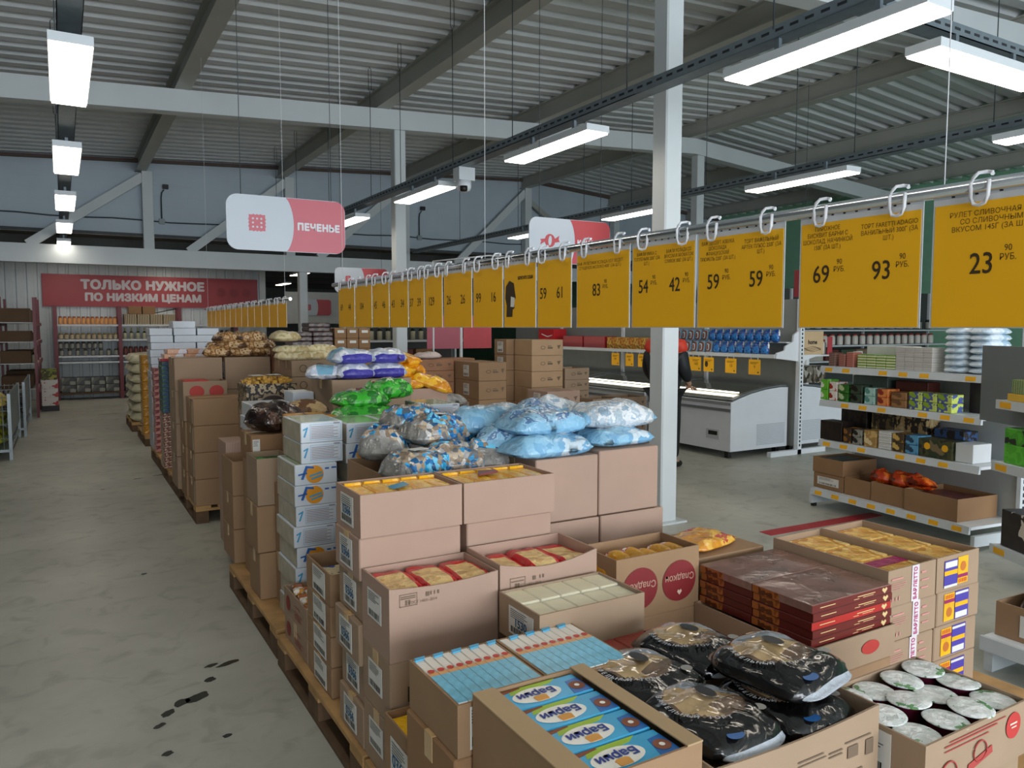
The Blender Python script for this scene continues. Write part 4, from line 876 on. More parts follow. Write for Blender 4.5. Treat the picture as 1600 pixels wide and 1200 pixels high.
# --- orange boxes, striped packs, white boxes, yellow packs, sacks
for r in range(2):
    for i in range(3): blk('juice_box', 'flat white and orange box, %s from the left in the %s row' % (nth(i), ('lower', 'upper')[r]), 'box', .862 + .185 * i + .03 * r, 8.2, 1.29 + .046 * r, .18, .3, .045, PAT(['#e5dde0', '#dca07a', '#e9e2ea', '#cf8a5e'], 7, 'noise', .35), 'flat white and orange boxes')
carton('large carton below the flat white and orange boxes', .97, 8.2, P0, .45, .35, 1.14, CARD2)
STRP = [PAT(['#3f6b45', '#2d4f78', '#4f7a52', '#274a3a', '#8fa0a8'], 8, 'noise', .35), PAT(['#9c5a4c', '#c4a68c', '#7f4038', '#d7cbb8', '#5f6a45'], 18, 'noise', .35)]
for i in range(12):
    for s in range(2): blk('tea_pack', 'flat green and blue pack, %s up in the striped column, %s half' % (nth(i), ('aisle', 'inner')[s]), 'pack', .87 + .062 * s + .004 * (i % 2), 8.56, .72 + .044 * i, .06, .3, .043, STRP[0], 'green and blue packs', .002)
blk('tea_pack', 'red and white pack crowning the striped green and blue column', 'pack', .868, 8.56, 1.249, .13, .3, .03, PAT(['#c8354a', '#efe6ea'], 9, 'noise', .3))
for i in range(11): blk('grocery_pack', 'red-brown patterned pack, %s up in the column below the striped packs' % nth(i), 'pack', .868 + .004 * (i % 3), 8.57, P0 + .0522 * i, .125, .29, .051, STRP[1], 'red-brown patterned packs', .003)
for i in range(14): blk('grocery_pack', 'pink and red pack, %s up in the narrow column down the aisle' % nth(i), 'pack', .905 + .004 * (i % 3), 9.75, P0 + .07 * i, .3, .35, .069, PAT(['#a85a5a', '#c98a80', '#7d3a40', '#d6bdb2'], 14, 'noise', .3), 'pink and red packs', .004)
hw = .0855; tops = (1.588, 1.673, 1.588)
for c in range(3):
    n = (7, 8, 7)[c]
    for i in range(n): 
        lb = 'glossy white box, %s in the %s pile of the far white stack' % (level(i, n), ('left', 'middle', 'right')[c])
        blk('white_box', lb, 'white box', .90 + .258 * c + .006 * ((i * 5 + c) % 3), 10.0, tops[c] - hw * (n - i), .248, .4, hw - .003, WB, 'far white boxes')
for c in range(3): carton('large carton below the far white boxes, %s one' % ('left', 'middle', 'right')[c], .90 + .258 * c, 10.0, P0, .25, .42, .84, M('#b9bcc0', .6, var=.05))
for i in range(9): blk('grocery_pack', 'shiny yellow pack, %s up in the yellow column far down the aisle' % nth(i), 'pack', .925, 11.5, P0 + .119 * i, .14, .35, .117, PAT(['#cf9a1e', '#b9801a', '#dcb04a'], 8, 'noise', .2, .5, 30), 'yellow packs far down the aisle', .008)
SACK = M('#c9c2a2', .3, var=.15, vs=9, bump=.5, bs=20)
for i in range(7):
    for s in range(2): bag('sack', 'pale cling-wrapped sack, %s layer, %s half of the far pallet' % (level(i, 7), ('near', 'far')[s]), 'sack', (1.29, 13.3 + .6 * s, .144 + .148 * i), (.82, .62, .152), SACK, 240 + i * 2 + s, .03 * (i % 2), 0, 0, 'pale sacks', nu=16, nv=12, crimp=.03, wr=.016, full=True)
# --- dark brick packs and labelled cartons
DKB = PAT(['#4a3b38', '#5d4a46', '#3a2d2c', '#6d5a54'], 12, 'noise', .3, .3)
for r in range(4):
    for c in range(2): blk('coffee_pack', 'dark vacuum-packed brick bundle, %s row, %s' % (level(r, 4), ('left', 'right')[c]), 'coffee pack', 2.18 + .235 * c, 8.5, 1.34 + .052 * r, .23, .3, .05, DKB, 'dark brick packs', .01)
for r in range(2): blk('coffee_pack', 'dark vacuum-packed brick bundle on top of the others, %s one' % ('lower', 'upper')[r], 'coffee pack', 2.37, 8.52, 1.549 + .05 * r, .25, .28, .048, DKB, 'dark brick packs', .01)
carton('carton under the dark brick packs', 2.18, 8.5, P0, .46, .32, 1.19, CARD2)
for r in range(3):
    for c in range(3):
        t = carton('small carton with a white end label, %s row, %s from the left' % (level(r, 3), nth(c)), 2.66 + .142 * c, 8.5, 1.24 + .117 * r, .139, .3, .116, CARD3, group='small cartons with white end labels'); marks(t, '-y', (.035, 0, .06), [(0, 0, .075, .03)], PAPER, 'end_label')
carton('carton under the small cartons with white end labels', 2.66, 8.5, P0, .43, .32, 1.09, CARD2)
# ================================================================== price cards on their steel rails
SHEET = M('#f2b414', .45, var=.02); SLEEVE = M('#c9ccd0', .25, var=.04, coat=.3); PRINT = M('#3a2a12', .6, var=0); RING = M('#e4e6ec', .3, var=0)
def tubeY(name, label, x, y0, y1, z, r=.011):
    return tag(MB().tube([(x, y0, z), (x, y1, z)], r, 12).build(name, CHROME), label, 'rail')
tubeY('steel_rail', 'long chrome rail carrying the near yellow price cards', 1.35, .35, 4.32, 1.838, .012)
tubeY('steel_rail', 'distant chrome rail carrying the far row of yellow price cards', 1.42, 5.55, 9.3, 1.80, .011)
ring_me = MB().tube([(-.013, -.016, .006), (-.014, -.016, -.020), (-.014, -.010, -.031), (-.014, 0, -.034), (-.014, .010, -.031), (-.014, .016, -.020), (-.013, .016, .004), (-.012, .014, .013), (-.006, .009, .0215), (.002, .0, .0225), (.006, -.007, .021), (.0, -.012, .017)], .0034, 6).mesh('hanging_ring', RING)
def ring(x, y, z, label, group, rz=.0, s=1):
    o = put('hanging_ring', ring_me, None, (x, y, z), rz + .2 * math.sin(y * 40)); o.scale = (s, s, s); return tag(o, label, 'ring', group)
def price_card(x, y1, y0, zt, zb, label, entries, group='near price cards', notice=False):
    w = y1 - y0; h = zt - zb; t = thing('price_card', label, 'price card', (x, y1, zb), 0, group)
    MB().box((-.001, -w, -.002), (.0, 0, h + .028)).build('plastic_sleeve', SLEEVE, t)
    m = MB().box((-.0018, -w + .004, .0), (-.001, -.004, h)); sh = m.build('yellow_sheet', SHEET, t)
    m = MB()
    for k in range(9): m.quad([fpt('-x', (0, 0, 0), w * (.08 + .1 * k), h + .012, .0015), fpt('-x', (0, 0, 0), w * (.08 + .1 * k) + .006, h + .012, .0015), fpt('-x', (0, 0, 0), w * (.08 + .1 * k) + .006, h + .018, .0015), fpt('-x', (0, 0, 0), w * (.08 + .1 * k), h + .018, .0015)])
    m.build('punched_holes', BLACK, t)
    if notice:
        m = MB().prism([(.02, .035), (.06, .035), (.062, .06), (.075, .065), (.072, .09), (.083, .1), (.076, .125), (.07, .15), (.04, .16), (.016, .14), (.012, .1), (.022, .075)], 'x', 0, .0006)
        for v in m.bm.verts: v.co = (-.002 - v.co.x, -v.co.y, v.co.z)
        m.build('masked_head', PRINT, sh)
        m = MB().prism([(.05, .07), (.072, .068), (.078, .1), (.052, .105)], 'x', 0, .0006)
        for v in m.bm.verts: v.co = (-.003 - v.co.x, -v.co.y, v.co.z)
        m.build('printed_mask', PAPER, sh)
        lettering('БЕРЕГИТЕ СЕБЯ!', .014, sh, (-.0022, -.145, .165), '-x', PRINT, .0006, sx=.85)
        marks(sh, '-x', (0, -.1 - 0, 0), [(-.0, .135, .085, .007), (0, .12, .09, .007), (0, .105, .05, .007), (0, .07, .085, .005), (0, .058, .09, .005), (0, .046, .075, .005)], PRINT, 'notice_lines')
        return t
    n = len(entries)
    for i, (txt, price, kop) in enumerate(entries):
        c = w * (i + .5) / n if n > 1 else w * .45
        if price: lettering(price, .050, sh, (-.0022, -c + .012, h * .5), '-x', PRINT, .0004, sx=.82)
        if kop: lettering(kop + '\nРУБ.' if kop else '', .015, sh, (-.0022, -c - .030, h * .58), '-x', PRINT, sx=.85)
        if txt: lettering(txt, .0125, sh, (-.0022, -c, h * .85), '-x', M('#5a4210', .6, var=0), 0, line=1.0, sx=.95, fit=w / n * .86)
        else: marks(sh, '-x', (0, -c, h * .8), [(-w/n*.38, .014 - .012 * k, w/n*.76 - .02 * (k % 2), .005) for k in range(3)], M('#6e5416', .6, var=0), 'fine_print')
        marks(sh, '-x', (0, -c, h * .14), [(w/n*.2 + .005 * k, 0, .0028 if k % 2 else .004, .016) for k in range(5)], PRINT, 'bar_code')
    return t
near = [(.817, .42, [('РУЛЕТ СЛИВОЧНАЯ МУ\nСО СЛИВОЧНЫМ\nВКУСОМ 145Г (ЗА ШТ.)', '23', '90'), ('ШОКОЛАД', '', '')]), (1.103, .835, [('ПИРОЖНОЕ\nБИСКВИТ БАРНИ С\nШОКОЛАД. НАЧИНКОЙ\n150Г (ЗА ШТ.)', '69', '90'), ('ТОРТ FARETTI ADAGIO\nВАНИЛЬНЫЙ 300Г (ЗА\nШТ.)', '93', '90')]),
        (1.404, 1.142, [('ВАФ. ДЕСЕРТ АЗБУКА\nШОКОЛАДА\nФРАНЦУЗСКИЙ\nТРЮФЕЛЬ 220Г (ЗА ШТ.)', '59', '90'), ('ТОРТ ВАФЕЛЬНЫЙ\nАРТЕК ПЛЮС 250Г (ЗА\nШТ.)', '59', '90')]), (1.655, 1.411, [('ВАФЛИ УМКА С\nТОПЛЕНЫМ 200Г (ЗА\nШТ.)', '54', '90'), ('ВАФЛИ УСЛАДА СО\nВКУСОМ И АРОМАТОМ\nСЛИВОК 300Г (ЗА ШТ.)', '42', '90')]),
        (1.916, 1.664, [('ВАФ. РУЛЕТИКИ УСЛАДА КОТ ВЕДЕТ\nСГУЩЕНОЕ МОЛОКО 400Г (ЗА ШТ.)', '83', '90')]), (2.138, 1.943, [('', '59', ''), ('', '61', '')]), (2.358, 2.146, None), (2.592, 2.366, [('', '99', ''), ('', '16', '')]), (2.852, 2.603, [('', '26', ''), ('', '26', '')]),
        (3.037, 2.864, [('', '129', '')]), (3.213, 3.046, [('', '37', ''), ('', '39', '')]), (3.446, 3.222, [('', '43', ''), ('', '34', '')]), (3.681, 3.455, [('', '45', ''), ('', '46', '')]), (3.942, 3.690, [('', '104', '')]), (4.225, 3.952, [('', '69', ''), ('', '44', '')])]
for y1, y0, en in near:
    nm = 'the mask notice' if en is None else ('price ' + en[0][1] if len(en) == 1 else 'prices %s and %s' % (en[0][1], en[1][1]))
    if en is None: price_card(1.35, y1, y0, 1.812, 1.6, 'yellow card showing a masked head and a notice, on the near rail', [], 'near price cards', True)
    else: price_card(1.35, y1, y0, 1.812, 1.6, 'yellow price card on the near rail showing %s' % nm, en)
    for q, nm2 in ((.16, 'near'), (.78, 'far')): ring(1.35, y0 + (y1 - y0) * q, 1.838, 'white ring on the near rail, holding the %s end of the card with %s' % (nm2, nm), 'white rings on the near rail')
FARC = None
for i in range(13):
    y1 = 5.92 + .27 * i; lb = 'small yellow price card on the distant rail, %s from its near end' % nth(i)
    if FARC is None:
        FARC = price_card(1.42, y1, y1 - .262, 1.776, 1.6, lb, [('', '', ''), ('', '', '')] if False else [], 'far price cards')
        sh = [c for c in kids(FARC) if c.name.startswith('yellow_sheet')][0]
        marks(sh, '-x', (0, -.13, 0), [(-.10, .14, .08, .004), (-.10, .13, .06, .004), (.02, .14, .08, .004), (-.08, .08, .03, .03), (.04, .08, .03, .03), (-.03, .02, .02, .015), (.09, .02, .02, .015)], PRINT, 'small_print')
    else: dup(FARC, (1.42, y1, 1.6), lb)
    for q in (0, 1): ring(1.42, y1 - .22 + .17 * q, 1.80, 'white ring on the distant rail, %s of the pair holding card %s' % (('near', 'far')[q], nth(i) + ' from the near end'), 'white rings on the distant rail', s=.9)
for y, lb in ((.80, 'nearest'), (2.5, 'middle'), (4.15, 'farthest')):
    tag(MB().tube([(0, 0, 0), (0, 0, roof_under(1.35) + .27 - 1.846)], .0011, 5).build('rail_cord', M('#d8dbe0', .5, var=0), None, (1.35, y, 1.846)), 'thin white cord holding up the near rail, the %s one' % lb, 'cord')
for y, lb in ((5.7, 'near'), (9.1, 'far')):
    tag(MB().tube([(0, 0, 0), (0, 0, roof_under(1.42) + .27 - 1.808)], .0012, 5).build('rail_cord', M('#d8dbe0', .5, var=0), None, (1.42, y, 1.808)), 'thin white cord holding up the distant rail, the %s one' % lb, 'cord')
# ================================================================== hanging department signs and the banner
SW = M('#b3bbc4', .4, var=.01); SR = M('#b8525f', .4, var=.02); SRR = M('#b04046', .4, var=.03); LET = M('#cfd0d6', .5, var=0)
def rrect(w, h, r, n=7):
    return [(cx + r * math.cos(R(a0 + 90 * k / n)), cz + r * math.sin(R(a0 + 90 * k / n))) for cx, cz, a0 in ((w - r, r, -90), (w - r, h - r, 0), (r, h - r, 90), (r, r, 180)) for k in range(n + 1)]
def sign(x, y, z, w, h, label, word, red, icon, tsize=.06, cords=True):
    t = thing('hanging_sign', label, 'hanging sign', (x, y, z), 0)
    MB().prism(rrect(w, h, h * .2), 'y', 0, .012).build('sign_board', SW, t)
    arc = [(w * (.40 + .15 * math.cos(a)), h * (.5 + .62 * math.sin(a))) for a in [R(-54 + 108 * k / 14) for k in range(15)]]
    right = [p for p in rrect(w, h, h * .2) if p[0] > w * .6]
    MB().prism(arc[::-1] + right[:0] + [], 'y', 0, 0) if False else None
    poly = [(p[0], min(h - .003, max(.003, p[1]))) for p in arc]            # bottom to top along the curve
    rr = [(min(p[0], w - .003), min(h - .003, max(.003, p[1]))) for p in right]   # bottom right round to top right
    MB().prism(poly + rr[::-1], 'y', -.0012, 0).build('red_field', red, t)
    if word.strip(): lettering(word, tsize, t, (w * .765, -.0022, h * .47), '-y', LET, tsize * .06, space=1.1, fit=w * .37)
    cx, cz = w * .245, h * .5
    if icon == 'cookie':
        s = h * .15; pts = []
        for k in range(48):
            a = 2 * math.pi * k / 48; sq = 1 / max(abs(math.cos(a)), abs(math.sin(a))); rr_ = s * min(sq, 1.3) * (1 + .07 * math.cos(16 * a)); pts.append((cx + rr_ * math.cos(a), cz + rr_ * math.sin(a)))
        ic = MB().prism(pts, 'y', -.0012, 0).build('cookie_icon', red, t)
        for i in (-1, 0, 1):
            for j in (-1, 0, 1):
                if i or j: disc(ic, '-y', (cx + i * s * .5, 0, cz + j * s * .5), s * .13, SW, 'icon_dot', 10, 1, .002)
    elif icon == 'sweet':
        ic = disc(t, '-y', (cx, 0, cz), h * .14, red, 'sweet_icon', 24, 1.05)
        MB().prism([(cx - h*.12, cz - h*.02), (cx - h*.26, cz - h*.10), (cx - h*.23, cz - h*.02), (cx - h*.26, cz + h*.02), (cx - h*.12, cz + h*.04)], 'y', -.0013, -.0003).build('icon_twist', red, t)
        MB().prism([(cx + h*.12, cz - h*.04), (cx + h*.26, cz - h*.02), (cx + h*.23, cz + h*.04), (cx + h*.25, cz + h*.12), (cx + h*.12, cz + h*.04)], 'y', -.0013, -.0003).build('icon_twist', red, t)
        m = MB(); m.bm.faces.new([m.bm.verts.new((cx + h*.045*math.cos(a) + h*.03*math.sin(a)*.3, -.0022, cz + h*.11*math.sin(a))) for a in [2*math.pi*k/18 for k in range(18)]]); m.build('icon_shine', SW, t)
    else:
        MB().prism([(cx - h*.11 + px, cz - h*.18 + pz) for px, pz in rrect(h*.22, h*.36, h*.05, 4)], 'y', -.0012, 0).build('can_icon', red, t)
        MB().prism([(cx - h*.01, cz - h*.15), (cx + h*.01, cz - h*.15), (cx + h*.01, cz + h*.12), (cx - h*.01, cz + h*.15)], 'y', -.0022, -.0012).build('icon_line', SW, t)
    if cords:
        for q in (.12, .88):
            MB().tube([(w * q, .006, h - .004), (w * q, .006, roof_under(x + w * q) + .27 - z)], .0025, 5).build('sign_cord', WIRE, t)
    return t
sign(.972, 5.4, 2.118, .808, .368, 'big white and red hanging sign with a cookie picture', 'ПЕЧЕНЬЕ', SR, 'cookie', .064)
sign(3.265, 5.3, 2.12, .81, .365, 'white and red hanging sign with a wrapped sweet picture', 'КОНФЕТЫ', SRR, 'sweet', .066)
sign(3.46, 11.0, 2.10, .82, .368, 'far white and red hanging sign with a drink can picture', 'НАПИТКИ', SRR, 'can', .066)
sign(5.95, 22.0, 1.93, .85, .46, 'tiny red and white sign deep in the dark far hall', ' ', SRR, 'can', .05, False)
structure(MB().box((5.5, 22.05, 1.7), (9, 22.15, 2.6)).build('trim_far_fascia', M('#b9bcba', .6, var=.04)))
t = thing('hanging_sign', 'red sliver of a sign seen through the gap between price cards', 'hanging sign', (9.55, 7.6, 2.05)); MB().box((0, 0, 0), (.05, .3, .4)).build('sign_board', SRR, t); MB().tube([(.025, .15, .4), (.025, .15, roof_under(9.55) + .27 - 2.05)], .003, 5).build('sign_cord', WIRE, t)
t = thing('wall_banner', 'long red wall banner with two lines of white capitals', 'banner', (-.33, 19.97, 2.06))
BAN = M('#9a2024', .45, var=.10, vs=.8)
MB().box((0, -.02, 0), (4.62, 0, .72)).build('banner_cloth', BAN, t)
lettering('ТОЛЬКО НУЖНОЕ', .265, t, (2.06, -.0225, .49), '-y', M('#c9c2c4', .6, var=0), .017, sx=1.08, space=1.04)
lettering('ПО НИЗКИМ ЦЕНАМ', .225, t, (2.06, -.0225, .21), '-y', M('#c9c2c4', .6, var=0), .015, sx=1.06, space=1.04)
for k in range(3): disc(t, '-y', (3.75 + .3 * k, -.02, .38), .11, M('#8f2328', .5, var=.1), 'dark_disc', 20)
# ================================================================== racks on the back wall and on the left
RU = M('#6f1f29', .45, var=.08); SHW = M('#c9cdd0', .4, var=.03)
t = thing('jar_rack', 'red-framed wall rack of jars under the red banner', 'rack', (-.14, 19.35, 0))
for x in (0, 1.25, 2.50, 3.75):
    MB().box((x, 0, 0), (x + .075, .05, 2.07)).build('upright', RU, t); MB().box((x, .5, 0), (x + .075, .55, 2.07)).build('upright', RU, t)
for z in (.12, .80, .93, 1.29, 1.62):
    for b_ in range(3): MB().box((.075 + 1.25 * b_, .0, z), (1.25 + 1.25 * b_, .55, z + .04)).build('shelf', SHW if z > .5 else WOODD, t)
JARS = {'orange-labelled jar': [M('#c9713a', .3, var=.2), M('#e0a060', .3, var=.1), M('#6b2a1a', .4)], 'dark jar': [M('#2a2a2a', .2, var=.2), M('#8d8c82', .4, var=.2), M('#3c3c3a', .4)], 'brown jar': [M('#5a3a26', .2, var=.2), M('#b5a585', .4, var=.2), M('#8c7a4a', .3)], 'dark red jar': [M('#4a1a1c', .2, var=.2), M('#6e3a34', .4, var=.2), M('#3a1a1a', .4)], 'green bottle': [M('#23301f', .15, var=.1), M('#b9b59a', .4), M('#8c8a4a', .4)]}
JM = {}
def jar(kind, x, y, z, r, h, label, group):
    k = (kind, r, h)
    if k not in JM:
        pr = [(r * .9, 0), (r, h * .08), (r, h * .75), (r * .75, h * .86), (r * .75, h)] if 'bottle' not in kind else [(r, 0), (r, h * .55), (r * .35, h * .72), (r * .35, h)]
        m = MB().lathe(pr, n=10, mis=[0, 1, 0, 2, 2] if len(pr) == 5 else [1, 0, 2, 2]); JM[k] = m.mesh('jar', JARS[kind])
    o = put('bottle' if 'bottle' in kind else 'jar', JM[k], None, (x, y, z)); return tag(o, label, 'bottle' if 'bottle' in kind else 'jar', group)
rows = [(0, 1.66, 13, 'orange-labelled jar', .04, .17), (0, .97, 8, 'dark jar', .045, .15), (0, 1.33, 11, 'brown jar', .045, .14), (1, .97, 11, 'dark red jar', .045, .2), (1, 1.33, 9, 'green bottle', .042, .25), (2, 1.33, 10, 'dark jar', .045, .2), (2, .97, 10, 'dark red jar', .045, .2)]
for b_, z, n, kind, r, h in rows:
    for i in range(n): jar(kind, -.14 + .075 + 1.25 * b_ + .06 + (1.06 / (n - 1)) * i, 19.42, z, r, h, '%s on the wall rack, %s bay, %s from the left on its shelf' % (kind, ('left', 'middle', 'right')[b_], nth(i)), '%ss on the wall rack, shelf at %s' % (kind, 'the top' if z > 1.6 else 'the upper middle' if z > 1.2 else 'the lower middle'))
for i in range(8): jar('dark jar', -.14 + .12 + .11 * i, 19.42, 1.125, .045, .15, 'dark jar stacked in the second layer of the left bay, %s from the left' % nth(i), 'stacked dark jars')
for b_ in range(2):
    for r_ in range(2):
        for i in range(4 if b_ == 0 else 3): blk('jar_crate', 'crate of jars at the bottom of the wall rack, %s row, %s from left, %s bay' % (('lower', 'upper')[r_], nth(i), ('left', 'middle')[b_]), 'crate', -.03 + .285 * i + 1.25 * b_, 19.4, .165 + .165 * r_, .27, .35, .16, PAT(['#2b2926', '#8f8f80', '#1d1b1a', '#55564a', '#2b2926'], 11, 'cells', .4), 'jar crates')
for i in range(4): blk('bottle_box', 'brown box with pale bottle prints on the top of the wall rack, %s from the left' % nth(i), 'box', 1.24 + .27 * i, 19.4, 1.66, .26, .35, .23, PAT(['#5a4632', '#6b543c', '#cdbf9c'], 9, 'x', .6), 'bottle boxes')
for i in range(2): carton('plain brown carton above the bottle boxes on the wall rack, %s one' % ('left', 'right')[i], 1.33 + .29 * i, 19.4, 1.892, .27, .3, .18, CARD3, tape=False)
tag(MB().tube([(0, 0, 0), (.15, -.02, .02), (.6, -.05, .12)], .012, 6).build('tool_handle', BLACK, None, (1.75, 19.55, 1.905)), 'dark rod poking out above the wall rack', 'rod')
# left red rack with cartons
t = thing('storage_rack', 'red storage rack along the left wall with cartons', 'rack', (-1.0, 15.9, 0))
for y in (0, 1.5, 3.0):
    for x in (0, .58): MB().box((x, y, 0), (x + .042, y + .042, 2.12 + .05 * (y > 1))).build('upright', RU, t)
for z in (.45, .90, 1.28, 1.62):
    for x in (.0, .62): MB().box((x, .05, z), (x + .03, 3.0, z + .06)).build('beam', RU, t)
    MB().box((.03, .05, z + .05), (.62, 3.0, z + .062)).build('shelf', SHW, t)
rnd = random.Random(9)
for li, z in enumerate((.515, .965, 1.345, 1.685)):
    for i in range(6):
        h = (.26, .22, .2, .26)[li] * rnd.uniform(.7, 1); nm = ('lowest', 'second', 'third', 'top')[li]
        carton('brown goods carton on the %s shelf of the red rack, %s from the near end' % (nm, nth(i)), -.93, 15.98 + .48 * i, z, .46, .40, h, (M('#5d4630', .8), M('#6b5238', .8), M('#4d3a2a', .8))[i % 3], i % 2 == 0, tape=False, group='rack cartons')
for i in range(4): jar('green bottle', -.43, 16.2 + .14 * i, .965, .04, .26, 'dark bottle standing at the edge of the red rack, %s from the near end' % nth(i), 'bottles on the red rack')
# cage trolley with yellow and green bags
t = thing('cage_trolley', 'grey wire cage by the left edge, filled with yellow and green bags', 'cage', (-1.45, 10.95, 0)); CG = M('#8d979b', .4, metal=.3, var=.08)
for x, y in ((0, 0), (.86, 0), (0, 2.2), (.86, 2.2)): MB().box((x, y, 0), (x + .035, y + .035, .80)).build('cage_post', CG, t)
MB().box((.87, .03, .25), (.885, 2.2, .80)).build('side_panel', M('#7c878a', .45, metal=.2, var=.08), t)
m = MB()
for k in range(16): m.tube([(.04 + .055 * k, .015, .1), (.04 + .055 * k, .015, .78)], .004, 5)
for k in range(5): m.tube([(0, .015, .1 + .165 * k), (.87, .015, .1 + .165 * k)], .005, 5)
m.build('wire_front', CG, t); MB().box((0, 0, .1), (.88, 2.22, .13)).build('cage_floor', CG, t)
dup(t, (-1.38, 13.2, 0), 'second grey wire cage, behind the one at the left edge')
for i in range(6):
    bag('snack_bag', 'yellow-green bag in the wire cage, %s' % ('bottom near', 'bottom far', 'middle near', 'middle far', 'top near, yellow', 'top far, yellow')[i], 'snack bag', (-1.02, 11.35 + .7 * (i % 2), .14 + .22 * (i // 2)), (.8, .64, .2), PAT(['#9fb53a', '#c9c24a', '#7d9a34'] if i < 4 else ['#d9c04a', '#e0cc6a'], 7, 'noise', .3, .4, 20), 300 + i, 0, 0, 0, 'bags in the wire cage', nu=16, nv=12)
for i in range(1):
    blk('goods_stack', 'dark wrapped goods standing between the cages and the red rack', 'goods', -.98 + .04 * i, 13.4 - .0 + .62 * i if False else 15.42 + .5 * i, 0, .42, .5, .45 + .05 * (i % 2), PAT(['#3b3a34', '#5a5248', '#2a2a28', '#7d7464'], 9, 'noise', .5), 'dark goods along the aisle')
for i in range(3): blk('fruit_box', 'white box with red printed blots, %s of three beside the left rack' % ('bottom', 'middle', 'top')[i], 'box', -.36, 17.0, .105 + .165 * i, .27, .35, .163, PAT(['#d9d3cf', '#d9d3cf', '#b5434a'], 6, 'noise', .6), 'white boxes with red blots')
blk('box_base', 'black crate under the three white boxes with red blots', 'crate', -.37, 17.0, 0, .29, .36, .103, BLACK)
blk('green_box', 'flat green-yellow fruit tray on the white boxes', 'tray', -.36, 17.0, .602, .26, .35, .2, PAT(['#7d8a34', '#4a4a2a', '#a9a04a'], 9, 'noise', .6))
# ================================================================== second island of brown cartons
def logo(t, w, h, seed=0):
    m = MB(); cx = w * .35
    m.tube([(cx + .03 * math.cos(a), -.002, h * .5 + .018 * math.sin(a)) for a in [2 * math.pi * q / 14 for q in range(14)]], .002, 4, closed=True); m.build('printed_ring', INKG, t)
    marks(t, '-y', (w * .5, 0, h * .42), [(0, 0, .07, .02), (.0, .028, .05, .008)], INKG); 
    m = MB().prism([(w * .80, h * .62), (w * .92, h * .66), (w * .86, h * .38)], 'y', -.0018, -.0008); m.build('printed_shape', INKG, t)
def isl(label, x, y, z, w, d, h, mat=CARD, lg=True, open_=False, st=False, group='printed cartons of the second island'):
    t = carton(label, x, y, z, w, d, h, mat, open_, tape=False, group=group)
    if lg: logo(t, w, h)
    if st: sticker(t, '-x', (0, d * .5, h * .5), .14, .13, None, int(x * 10))
    return t
pallet(4.55, 6.9, 'wooden pallet under the tall printed carton tower of the second island'); pallet(5.36, 7.2, 'wooden pallet under the low cartons near the freezers'); pallet(3.72, 7.5, 'wooden pallet under the left cartons of the second island')
for i in range(7): isl('tan carton with a printed strip, %s of the tall tower by the column' % level(i, 7), 4.72, 7.6, P0 + .187 * i, .44, .40, .186, M('#b59572', .8, var=.05))
for i in range(7): isl('brown carton in the slim tower left of the tall one, %s of seven' % level(i, 7), 4.62 - .0, 8.02, P0 + .187 * i, .40, .30, .186, CARD2, False, False, i > 4, group='slim tower of cartons')
for i in range(4): isl('pinkish carton with red print in front of the tall tower, %s of four' % level(i, 4), 4.58, 7.05, P0 + .187 * i, .44, .42, .186, CARDP, st=True)
for i in range(7): isl('printed pinkish carton beside the tall tower, %s%s' % (level(i, 7), ', open' if i == 6 else ''), 5.20, 7.62, P0 + .137 * i, .36, .36, .136, CARD, True, i == 6, group='pinkish cartons beside the tall tower')
for i in range(2):
    for k in range(4): isl('low carton of dark jars near the freezers, %s, %s one' % (level(k, 4), ('left', 'right')[i]), 5.42 + .42 * i, 7.35, P0 + .15 * k, .40, .36, .149, CARD, True, k == 3, group='low cartons of dark jars')
for i in range(2):
    for k in range(6): jar('dark jar', 5.48 + .42 * i + .055 * k, 7.5, .60, .026, .13, 'dark jar in the open low carton near the freezers, %s from the left, %s carton' % (nth(k), ('left', 'right')[i]), 'dark jars in low cartons')
for i in range(5): isl('brown carton with white labels on its side, %s of the pile behind the marshmallow bags' % level(i, 5), 4.02, 7.6, P0 + .212 * i, .36, .62, .211, CARD2, True, False, True, group='white-labelled cartons of the second island')
for i in range(8): isl('flat brown carton with red print, %s of the left pile of the second island' % level(i, 8), 3.55, 8.2, P0 + .135 * i, .46, .40, .134, M('#9a6f52', .8, var=.06), group='flat cartons of the second island')
for i in range(6): isl('flat brown carton with red print, %s of the back pile of the second island' % level(i, 6), 4.04, 8.3, P0 + .18 * i, .30, .36, .179, M('#9a6f52', .8, var=.06), False, group='back cartons of the second island')
bag('paper_bag', 'crumpled white paper bag on the flat brown cartons', 'bag', (3.75, 8.4, 1.225), (.36, .2, .08), M('#c9b9b4', .6, var=.2, bump=.5), 320, .2)
bag('film_bag', 'crumpled clear bag beside the pinkish carton with red print', 'bag', (3.66, 5.9, 1.0) if False else (2.6, 5.45, .98), (.34, .2, .1), CLEARB, 321, .3)
carton('open carton behind the separate blue and white boxes', 2.32, 5.2 if False else 5.72, P0, .46, .4, .87, CARD, False)
# pink cards on a white pole
t = thing('card_stand', 'white pole carrying two plain pink-red cards', 'card stand', (5.5, 11.0, 0))
MB().box((-.02, -.02, 0), (.02, .02, 2.0)).build('pole', WHITE, t); MB().box((-.2, -.2, 0), (.2, .2, .02)).build('base', WHITE, t)
MB().box((-.60, -.03, 1.26), (-.03, -.02, 1.78)).build('left_card', M('#b8606e', .5, var=.04), t); MB().box((.03, -.03, 1.26), (.54, -.02, 1.78)).build('right_card', M('#c24a52', .5, var=.04), t)
